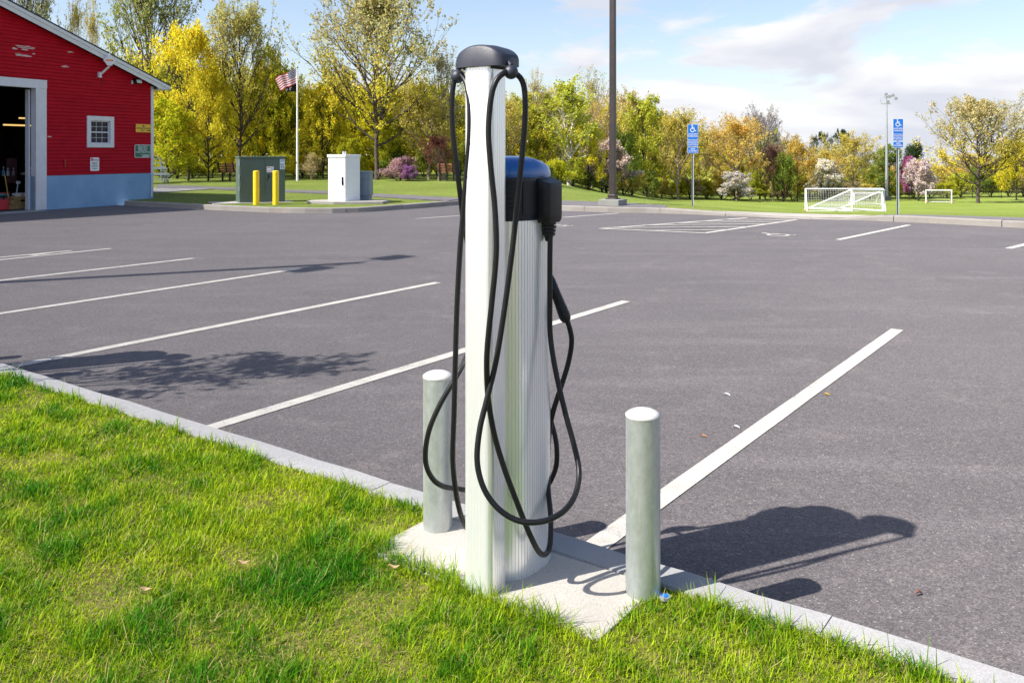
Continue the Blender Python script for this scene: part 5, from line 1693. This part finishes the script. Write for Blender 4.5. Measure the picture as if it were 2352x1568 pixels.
PR['bud'] = tree_proto('bud', 31, trunk=.2, limbs=26, l0=.36, rise=.6, kids=(8, 5), levels=3, leaves=11, leaf=.0098, scat=.016, thick=.016, bark='pale_bark', profile='oval', ratio=.52)
PR['birch'] = tree_proto('birch', 17, trunk=.2, limbs=26, l0=.27, rise=.75, kids=(6, 4), levels=3, leaves=13, leaf=.0105, scat=.018, thick=.012, bark='birch_bark', profile='oval', ratio=.55, stems=2, wob=.2)
PR['bare'] = tree_proto('bare', 41, trunk=.25, limbs=26, l0=.3, rise=.8, kids=(6, 4), levels=3, leaves=6, leaf=.0078, scat=.01, thick=.012, bark='pale_bark', profile='oval', ratio=.55)
PR['shrub'] = tree_proto('shrub', 51, trunk=.03, limbs=26, l0=.55, rise=.5, kids=(6, 4), levels=3, leaves=11, leaf=.022, scat=.04, thick=.02, bark='dark_bark', profile='round', stems=2, ratio=.55)
PR['bloom'] = tree_proto('bloom', 61, trunk=.12, limbs=24, l0=.5, rise=.35, kids=(7, 4), levels=3, leaves=13, leaf=.019, scat=.028, thick=.022, bark='dark_bark', profile='round', ratio=.5, leaf_aspect=.9)
PR['twigs'] = tree_proto('twigs', 71, trunk=.03, limbs=30, l0=.5, rise=.9, kids=(6, 4), levels=3, leaves=4, leaf=.016, scat=.03, thick=.012, bark='pale_bark', profile='round', stems=3, ratio=.6)
PR['young'] = tree_proto('young', 91, trunk=.28, limbs=18, l0=.34, rise=.7, kids=(4, 3), levels=3, leaves=10, leaf=.016, scat=.02, thick=.012, bark='bark', profile='oval', ratio=.5)
PR['pine'] = tree_proto('pine', 81, trunk=.3, limbs=34, l0=.3, rise=.05, kids=(8, 5), levels=3, leaves=13, leaf=.014, scat=.012, thick=.018, bark='dark_bark', profile='oval', ratio=.42, trop=.02, leaf_aspect=.22)

YE = (.74, .64, .045); YG = (.46, .46, .03); GR = (.24, .31, .05); OL = (.60, .51, .11); ORG = (.66, .48, .11); BRN = (.46, .38, .18); GY = (.48, .46, .05)
PALE = (.5, .45, .22); WHT = (.68, .64, .55); PNK = (.5, .17, .33); PUR = (.48, .31, .31); MAR = (.26, .08, .06); DKG = (.06, .1, .04); LIM = (.48, .50, .055)
tr_rng = random.Random(77)
def tree(kind, px, ytop, wpx_, d, colr, name, label, group=None, cat='tree', ybase=None, rot=None):
    wood, crown, rad_ = PR[kind]
    b = ground(px, d)
    b.z -= .12
    zt = EYE - (ytop - HZ) * d / FOC
    H = zt - b.z
    R = wpx_ / 2 * d / FOC
    t = thing(name, b, label, cat, group)
    t.rotation_euler = (0, 0, tr_rng.uniform(0, 6.28) if rot is None else rot)
    t.scale = (R / rad_, R / rad_, H)
    if R / rad_ > H * 1.9: t.scale = (H * 1.9, H * 1.9, H)
    for nm_, me in (('trunk', wood), ('crown', crown)):
        o = bpy.data.objects.new(nm_, me); COL.objects.link(o); o.parent = t
        k = tr_rng.uniform(.9, 1.1)
        o.color = (colr[0] * k, colr[1] * k, colr[2] * k, 1)
    return t
# single trees one can tell apart
tree('oak', 866, 6, 318, 45, YE, 'oak_tree', 'big spreading oak with yellow lower leaves behind the white cabinet', rot=.6)
tree('oak2', 345, -22, 235, 49, YG, 'oak_tree', 'tall pale oak rising over the barn roof edge', rot=2.0)
tree('oak2', 552, 66, 190, 46.5, YE, 'oak_tree', 'oak with pale crown top above the green cabinet', rot=4.1)
tree('oak2', 62, -45, 150, 58, GY, 'oak_tree', 'thin leaved tree top showing behind the upper barn roof')
tree('bare', 172, 45, 70, 60, OL, 'young_tree', 'small sparse tree top showing behind the barn roof slope')
tree('bare', 215, 65, 60, 58, OL, 'young_tree', 'sparse tree top behind the barn nearest the antenna')
tree('maple', 432, 92, 190, 45, YE, 'maple_tree', 'bright yellow maple beside the barn corner')
tree('maple2', 385, 255, 150, 42.5, (.56, .56, .03), 'young_maple', 'low yellow green maple over the bleachers')
tree('maple', 478, 185, 130, 44, YE, 'maple_tree', 'yellow maple with spreading low boughs behind the brown bench')
tree('maple2', 620, 150, 120, 51, YG, 'maple_tree', 'olive green maple right behind the striped flag'.replace('right behind', 'close behind'))
tree('maple', 742, 210, 140, 48, YE, 'maple_tree', 'golden maple between the flagpole and the big oak')
tree('bare', 1018, 152, 120, 47, PALE, 'young_tree', 'tall nearly bare tree showing beside the charging station cap')
tree('bud', 985, 250, 150, 46, OL, 'budding_tree', 'olive budding tree over the shaded bench')
tree('maple2', 905, 290, 110, 47, YG, 'young_maple', 'leafy young tree under the big oak behind the purple bush')
tree('bud', 1008, 330, 80, 44.2, MAR, 'maroon_tree', 'small maroon leaved tree between purple bush and bench')
tree('shrub', 918, 372, 86, 44.0, PUR, 'rhododendron', 'pink and purple flowering bush on the mound', cat='bush')
tree('shrub', 938, 388, 44, 43.4, (.40, .18, .38), 'rhododendron', 'small vivid purple bush at the foot of the pink one', cat='bush')
tree('twigs', 714, 365, 62, 45, BRN, 'twig_bush', 'bare brown twiggy bush beside the flagpole', cat='bush')
tree('maple2', 806, 330, 80, 46, YG, 'young_maple', 'yellow green sapling behind the white cabinet')
tree('shrub', 900, 345, 60, 47, GR, 'evergreen_bush', 'dark green bush beside the big oak trunk', cat='bush')
tree('birch', 1300, 205, 140, 66, LIM, 'birch_tree', 'white stemmed green birches on the mound beyond the station', rot=.5)
tree('birch', 1262, 225, 80, 69, LIM, 'birch_tree', 'slim birch with greyish top just beyond the black head unit', rot=2.2)
tree('bare', 1232, 205, 70, 68, PALE, 'young_tree', 'bare grey tree between the station and the birches')
tree('bare', 1360, 205, 90, 74, PALE, 'young_tree', 'bare topped tree between the birches and the light pole')
tree('maple', 1352, 300, 90, 67, YE, 'maple_tree', 'yellow orange young maple beside the birch stems')
tree('bloom', 1392, 345, 120, 72, (.62, .5, .4), 'blossom_tree', 'pale blossoming tree behind the light pole')
tree('shrub', 1432, 330, 75, 76, GR, 'evergreen_bush', 'green leafy bush beside the light pole', cat='bush')
tree('maple2', 1478, 250, 140, 88, LIM, 'maple_tree', 'green rounded tree between the light pole and the first blue sign')
tree('bud', 1556, 288, 120, 86, OL, 'budding_tree', 'olive budding tree with pale straight trunk beside the first blue sign', rot=1.0)
tree('bud', 1690, 300, 150, 86, ORG, 'budding_tree', 'orange brown tree with pale trunk beside the white blossom bush', rot=3.0)
tree('bloom', 1688, 408, 78, 84, WHT, 'blossom_bush', 'white blossom bush at the wood edge beyond the hatched aisle', cat='bush')
tree('oak2', 1745, 285, 95, 94, OL, 'oak_tree', 'thin crowned tree standing above the orange trees')
tree('bud', 1775, 355, 65, 87, (.36, .18, .14), 'birch_sapling', 'reddish leaning tree beside the ivy covered trunk')
tree('maple', 1832, 340, 95, 87, ORG, 'budding_tree', 'orange tree behind the far soccer goal post'.replace('far soccer goal post', 'edge of the first goal'))
tree('shrub', 1800, 375, 60, 86, GR, 'ivy_bush', 'dark ivy covered bush left of the first goal'.replace('left of', 'just outside'), cat='bush')
tree('bloom', 1900, 385, 85, 90, (.8, .76, .62), 'blossom_tree', 'white blossom tree behind the first goal')
tree('bud', 1962, 333, 120, 89, OL, 'budding_tree', 'rounded pale olive tree behind the second goal', rot=5.0)
tree('maple2', 2040, 350, 110, 97, GR, 'maple_tree', 'bright green tree behind the field light mast')
tree('bloom', 2110, 384, 76, 88, (.68, .58, .53), 'blossom_tree', 'pinkish white blossom tree beyond the second blue sign')
tree('bloom', 2088, 378, 40, 93, PNK, 'redbud_tree', 'magenta flowering tree peeking over the white blossom tree')
tree('oak', 2246, 242, 225, 80, (.80, .66, .05), 'oak_tree', 'large golden oak standing free on the field edge', rot=2.9)
tree('maple', 2335, 335, 110, 90, YE, 'maple_tree', 'bright yellow maple at the picture edge beside the large golden oak')
tree('pine', 1886, 306, 62, 118, DKG, 'pine_tree', 'dark pine nearer the orange trees of the pair above the wood', rot=1)
tree('pine', 1936, 300, 70, 120, DKG, 'pine_tree', 'dark pine with wind swept top nearer the field light mast', rot=2)
tree('pine', 2343, 296, 46, 122, DKG, 'pine_tree', 'dark pine top at the picture edge')
tree('shrub', 2094, 350, 60, 112, DKG, 'evergreen_tree', 'dark green round tree far behind the second blue sign')
# the wood behind: trees of a few kinds that cannot be told apart
def sky_line(px): return interp(px, [250, 300, 500, 620, 700, 1060, 1150, 1300, 1400, 1480, 1560, 1700, 1790, 1850, 1950, 2080, 2150, 2250, 2352, 2500], [180, 170, 175, 160, 205, 222, 225, 240, 240, 262, 288, 312, 326, 362, 366, 374, 378, 358, 345, 340])
kinds_l = [('maple', YE, 'golden leafy tree in the wood behind the lawn'), ('maple2', (.56, .52, .03), 'yellow green tree in the wood behind the lawn'), ('bud', (.6, .52, .08), 'olive budding tree in the wood behind the lawn'), ('maple', (.54, .52, .03), 'yellow green tree in the wood behind the lawn')]
kinds_r = [('bud', (.66, .56, .12), 'olive tree in the wood beyond the field'), ('maple', (.70, .50, .11), 'orange leaved tree in the wood beyond the field'), ('maple2', (.50, .52, .06), 'fresh green tree in the wood beyond the field'), ('bud', (.62, .50, .22), 'brownish budding tree in the wood beyond the field'), ('maple2', (.62, .56, .06), 'yellow green tree in the wood beyond the field')]
wr = random.Random(12)
MARKS = [(285, 'the barn gable'), (432, 'the barn corner'), (552, 'the green cabinet'), (683, 'the flagpole'), (866, 'the big oak'), (1020, 'the shaded bench'), (1160, 'the charging station'), (1300, 'the birches'), (1408, 'the light pole'), (1591, 'the first blue sign'), (1690, 'the white blossom bush'), (1850, 'the first goal'), (1962, 'the second goal'), (2036, 'the field light mast'), (2110, 'the pinkish blossom tree'), (2246, 'the large golden oak'), (2352, 'the picture edge')]
ORD = ['first', 'second', 'third', 'fourth', 'fifth', 'sixth', 'seventh', 'eighth', 'ninth', 'tenth']
SEEN = {}
def which(what, px, tail):
    i = max(0, sum(1 for m_ in MARKS if m_[0] <= px) - 1)
    nxt = MARKS[min(i + 1, len(MARKS) - 1)][1]
    k = (what, i); SEEN[k] = SEEN.get(k, 0) + 1
    return '%s %s from %s towards %s%s' % (ORD[SEEN[k] - 1], what, MARKS[i][1], nxt, tail)
px = 285
while px < 1140:
    kd, cl_, lb = kinds_l[wr.randrange(4)]
    tree(kd, px, sky_line(px) + wr.uniform(-14, 30), wr.uniform(110, 150), wr.uniform(51, 58), cl_, 'wood_tree', which(lb.split(' in the')[0], px, ''), lb.replace(' tree in', ' trees in'))
    px += wr.uniform(38, 52)
px = 1165
while px < 2480:
    kd, cl_, lb = kinds_r[wr.randrange(5)]
    dd = interp(px, [1165, 1290, 1530, 2400], [56, 70, 95, 108]) + wr.uniform(0, 9)
    tree(kd, px, sky_line(px) + wr.uniform(-6, 24), wr.uniform(80, 120), dd, cl_, 'wood_tree', which(lb.split(' in the')[0], px, ''), lb.replace(' tree in', ' trees in'))
    px += wr.uniform(34, 48)
# bushes along the wood edge
px = 372
while px < 1120:
    if not (885 < px < 960):
        c_ = wr.choice([YG, YG, LIM, YE, (.3, .34, .04)])
        lb = 'low green bush in the shade of the wood edge behind the lawn'
        tree('shrub', px, wr.uniform(345, 385), wr.uniform(55, 85), wr.uniform(47.5, 50), c_, 'wood_bush', which(('dark ' if c_[0] < .15 else 'green ' if c_ == GR else 'brown ' if c_ == BRN else 'yellow green ') + 'wood edge bush', px, ''), 'bushes along the wood edge behind the lawn', 'bush')
    px += wr.uniform(34, 50)
px = 1150
while px < 2460:
    c_ = wr.choice([GR, YG, LIM, BRN, YG, OL])
    dd = interp(px, [1150, 1290, 1530, 1800, 2400], [53, 61, 87, 92, 101])
    yb = interp(px, [1150, 1290, 1400, 1530, 2400], [414, 428, 446, 461, 459])
    lb = 'low bush along the wood edge beyond the field'
    tree('shrub', px, yb - wr.uniform(30, 62), wr.uniform(50, 75), dd + wr.uniform(0, 2.5), c_, 'wood_bush', which(('dark ' if c_[0] < .15 else 'green ' if c_ == GR else 'brown ' if c_ == BRN else 'yellow green ') + 'wood edge bush', px, ''), 'bushes along the wood edge beyond the field', 'bush')
    px += wr.uniform(28, 42)
# far wood closing the gaps: one mass
def far_wood():
    npr = np.random.default_rng(5)
    n = 60000
    px_ = npr.uniform(150, 2560, n); dd = np.interp(px_, [150, 1100, 1300, 1530, 2560], [62, 62, 82, 112, 122]) + npr.uniform(0, 5, n)
    top = np.array([sky_line(p) for p in px_]) + 22 + 10 * np.sin(px_ * .05) + 7 * np.sin(px_ * .13 + 1)
    zt = EYE - (top - HZ) * dd / FOC
    zb = np.array([gz(p, 90.) for p in px_])
    q = npr.random(n) ** .8
    P = np.stack([(px_ - CX) / FOC * dd, dd, zb + (zt - zb) * q], 1)
    a = npr.normal(size=(n, 3)); a /= np.linalg.norm(a, axis=1, keepdims=True)
    b = np.cross(a, npr.normal(size=(n, 3))); b /= np.linalg.norm(b, axis=1, keepdims=True)
    sz = .19 * npr.uniform(.6, 1.4, (n, 1))
    vs = np.stack([P - a * sz, P + b * sz * .7, P + a * sz, P - b * sz * .7], 1).reshape(-1, 3)
    idx = np.arange(n) * 4
    tr_ = np.concatenate([np.stack([idx, idx + 1, idx + 2], 1), np.stack([idx, idx + 2, idx + 3], 1)])
    mixn = .5 + .5 * np.sin(px_ * .021 + 2 * np.sin(px_ * .007))
    c = np.outer(mixn, OL) + np.outer(1 - mixn, YG)
    c = c * npr.uniform(.9, 1.5, (n, 1))
    me = mesh_np('woodland', vs, tr_, np.repeat(c, 4, axis=0), M['leaf'])
    o = bpy.data.objects.new('woodland', me); COL.objects.link(o)
    o.color = (1, 1, 1, 1)
    tag(o, kind='stuff', label='far wood showing through the gaps between the trees')
far_wood()
# young street tree past the picture edge: its leafy shadow lies across the stall
wood, crown, rad_ = PR['young']
t = thing('young_tree', Vector((-4.5, 5.36, KT - .02)), 'young tree past the picture edge casting the leafy shadow on the asphalt', 'tree')
t.scale = (1.9, 1.9, 2.75)
for nm_, me in (('trunk', wood), ('crown', crown)):
    o = bpy.data.objects.new(nm_, me); COL.objects.link(o); o.parent = t; o.color = (*YG, 1)
    if nm_ == 'crown': o.scale = (1, 1, 1)

# ------------------------------------------------------------------ the near grass
def near_grass():
    npr = np.random.default_rng(2)
    n0 = 2050000
    u_ = npr.uniform(-9.0, 2.6, n0); v_ = npr.uniform(-.3, v_k - .145, n0)
    X = U.x * u_ + VV.x * v_; Y = U.y * u_ + VV.y * v_
    dist = np.hypot(X, Y)
    def nz(x, y, s, seed):
        r = np.random.default_rng(seed); o = np.zeros_like(x)
        for k in range(7):
            a, f, p = r.uniform(0, 6.28), s * r.uniform(.6, 1.6), r.uniform(0, 6.28)
            o += np.sin((x * math.cos(a) + y * math.sin(a)) * f + p)
        return o / 7
    inview = (Y > 2.15) & (np.abs(X) < Y * .60 + .35)
    near = np.where(inview, np.clip((3.4 / np.maximum(dist, 1.5)) ** 1.5, .18, 1), np.where((Y > 1.2) & (np.abs(X) < Y * .60 + 1.7), .2, .04))
    clump = nz(X, Y, 9, 1) * .6 + nz(X, Y, 24, 2) * .55
    bare = nz(X, Y, 5, 3) * .6 + nz(X, Y, 14, 4) * .5
    keep = npr.random(n0) < near * np.clip(.80 + clump * .8 - np.clip(bare - .42, 0, 1) * 1.2, .42, 1)
    # the pad
    pu0, pu1, pv0 = -2.335, -1.335, 2.288
    wob = .028 * (1 + nz(X, Y, 30, 21)) + .02 * nz(X, Y, 90, 22)
    pad = (u_ > pu0 + wob) & (u_ < pu1 - wob * .4) & (v_ > pv0 + wob * np.where(u_ < -1.9, 1.0, .5))
    corner = (u_ < pu0 + .09) & (v_ < pv0 + .09)
    pad2 = (u_ > pu0 - 5.25) & (u_ < pu1 - 5.25) & (v_ > pv0)
    keep &= ~((pad & ~corner) | pad2)
    u_, v_, X, Y, clump, bare = (a[keep] for a in (u_, v_, X, Y, clump, bare))
    n = len(X)
    ln = .0235 * npr.gamma(3.6, 1 / 3.6, n) * (1 + 1.15 * np.clip(clump, -.5, 1))
    edge = 1.5 * np.clip(1 - np.abs(v_ - 2.288) / .08, 0, 1) * ((u_ > pu0 - .03) & (u_ < pu1 + .05)) + np.clip(1 - np.abs(u_ - pu0) / .1, 0, 1) * (v_ > 2.2) + np.clip(1 - np.abs(v_ - (v_k - .15)) / .06, 0, 1) * .5
    ln = np.clip(ln * (1 + edge * .75), .012, .125)
    wd = npr.uniform(.0008, .0018, n) * (1 + .35 * np.clip(clump, 0, 1)) * np.clip(np.hypot(X, Y) / 3.0, 1, 1.9)
    yaw = npr.uniform(0, 2 * math.pi, n) + nz(X, Y, 7, 8) * 3
    tilt = np.abs(npr.normal(.0, .72, n)) + .15
    dead = npr.random(n) < .09 + .25 * np.clip(bare, 0, 1)
    ln[dead] *= npr.uniform(.7, 1.5, dead.sum()); wd[dead] *= .8
    tilt[dead] += npr.uniform(.25, .9, dead.sum())
    tilt = np.clip(tilt, .05, 1.4)
    bend = npr.uniform(.25, 1.0, n)
    dx, dy = np.cos(yaw), np.sin(yaw)
    sx_, sy_ = -dy, dx
    z0 = KT - .015
    rows_ = []
    ts = (0, .38, .74, 1.0)
    hx = np.zeros(n); hz = np.zeros(n); prev = 0
    for k, tt in enumerate(ts):
        ang = np.clip(tilt * .5 + bend * tt * 1.1 * np.clip(tilt + .3, 0, 1.2), 0, 1.62)
        hx = hx + np.sin(ang) * ln * (tt - prev); hz = hz + np.cos(ang) * ln * (tt - prev); prev = tt
        w = wd * (1.0, .95, .6, 0)[k]
        cx, cy, cz = X + dx * hx, Y + dy * hx, z0 + np.maximum(hz, .002 + .004 * tt)
        if k < 3:
            rows_.append(np.stack([cx - sx_ * w, cy - sy_ * w, cz], 1)); rows_.append(np.stack([cx + sx_ * w, cy + sy_ * w, cz], 1))
        else: rows_.append(np.stack([cx, cy, cz], 1))
    vs = np.stack(rows_, 1).reshape(-1, 3)
    i0 = np.arange(n) * 7
    tri = np.concatenate([np.stack([i0 + a, i0 + b, i0 + c], 1) for a, b, c in ((0, 1, 3), (0, 3, 2), (2, 3, 5), (2, 5, 4), (4, 5, 6))])
    hue = np.clip(.5 + nz(X, Y, 4, 5) * .45 + nz(X, Y, 17, 6) * .4 + nz(X, Y, 60, 16) * .35 - clump * .75 + npr.normal(.0, .25, n), 0, 1)[:, None]
    dark, brt = np.array([.040, .185, .004]), np.array([.375, .475, .010])
    col = dark * (1 - hue) + brt * hue
    col *= npr.uniform(.75, 1.25, (n, 1))
    col[dead] = np.array([.46, .40, .15]) * npr.uniform(.6, 1.2, (dead.sum(), 1))
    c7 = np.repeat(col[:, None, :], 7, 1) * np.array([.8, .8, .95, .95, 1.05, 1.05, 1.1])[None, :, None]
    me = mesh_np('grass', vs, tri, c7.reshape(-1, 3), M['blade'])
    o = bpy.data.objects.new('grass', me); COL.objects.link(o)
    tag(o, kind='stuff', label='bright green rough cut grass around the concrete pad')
    TRI.append(('grass', n, len(tri)))
near_grass()
M['dead_leaf'] = mat('dry leaf', (.33, .22, .12), .8, var=.2, scale=60)
# dry curled leaves lying in the grass
for i, (px_, py_, lab) in enumerate(((334, 1352, 'curled brown dead leaf in the grass below the kerb'), (905, 1300, 'thin tan leaf in the grass near the concrete pad'), (560, 1290, 'pale dead leaf in the middle of the lawn'))):
    p = at(px_, py_, KT + .03)
    t = thing('dead_leaf', p, lab, 'leaf')
    s = MB(); k = 8
    for a in range(k + 1):
        q = a / k; ww = .009 * math.sin(math.pi * min(.95, max(.08, q)))
        c_ = p + Vector((.04 * (q - .5), .004 * math.sin(q * 5 + i), .003 * math.cos(q * 6)))
        s.v += [tuple(c_ + Vector((0, -ww, .002))), tuple(c_), tuple(c_ + Vector((0, ww, .003)))]
    for a in range(k):
        for b_ in (0, 1): s.f.append((3 * a + b_, 3 * a + b_ + 1, 3 * a + b_ + 4, 3 * a + b_ + 3)); s.mi.append(0)
    s.build('leaf_blade', M['dead_leaf'], t, smooth=True)
# grit and clippings along the near kerb
def grit():
    npr = np.random.default_rng(8)
    n = 5000
    u_ = npr.uniform(-9, 2, n); v_ = v_k + .005 + npr.gamma(1.2, .05, n)
    X = U.x * u_ + VV.x * v_; Y = U.y * u_ + VV.y * v_
    s_ = npr.uniform(.0015, .0048, n)
    P = np.stack([X, Y, s_ * .5], 1)
    dirs = npr.normal(size=(n, 4, 3)); dirs /= np.linalg.norm(dirs, axis=2, keepdims=True)
    ln_ = np.where(npr.random(n) < .25, 4.0, 1.0)
    st_ = npr.normal(size=(n, 3)); st_[:, 2] *= .1; st_ /= np.linalg.norm(st_, axis=1, keepdims=True)
    vs = P[:, None, :] + dirs * s_[:, None, None] * np.where(ln_ > 1, .35, 1)[:, None, None]
    vs[:, 0] += st_ * (s_ * ln_)[:, None]; vs[:, 1] -= st_ * (s_ * ln_)[:, None]
    vs[:, :, 2] = np.maximum(vs[:, :, 2], .001)
    i0 = np.arange(n) * 4
    tri = np.concatenate([np.stack([i0 + a, i0 + b, i0 + c], 1) for a, b, c in ((0, 1, 2), (0, 2, 3), (0, 3, 1), (1, 3, 2))])
    c = np.where((ln_ > 1)[:, None], np.array([.22, .24, .06]), np.array([.2, .19, .17])) * npr.uniform(.4, 1.3, (n, 1))
    o = bpy.data.objects.new('gravel', mesh_np('gravel', vs.reshape(-1, 3), tri, np.repeat(c, 4, axis=0), M['blade'])); COL.objects.link(o)
    tag(o, kind='stuff', label='fine grit and grass clippings along the near kerb')
grit()
print('TRIS', TRI, sum(x[2] for x in TRI) + sum(x[1] for x in TRI))
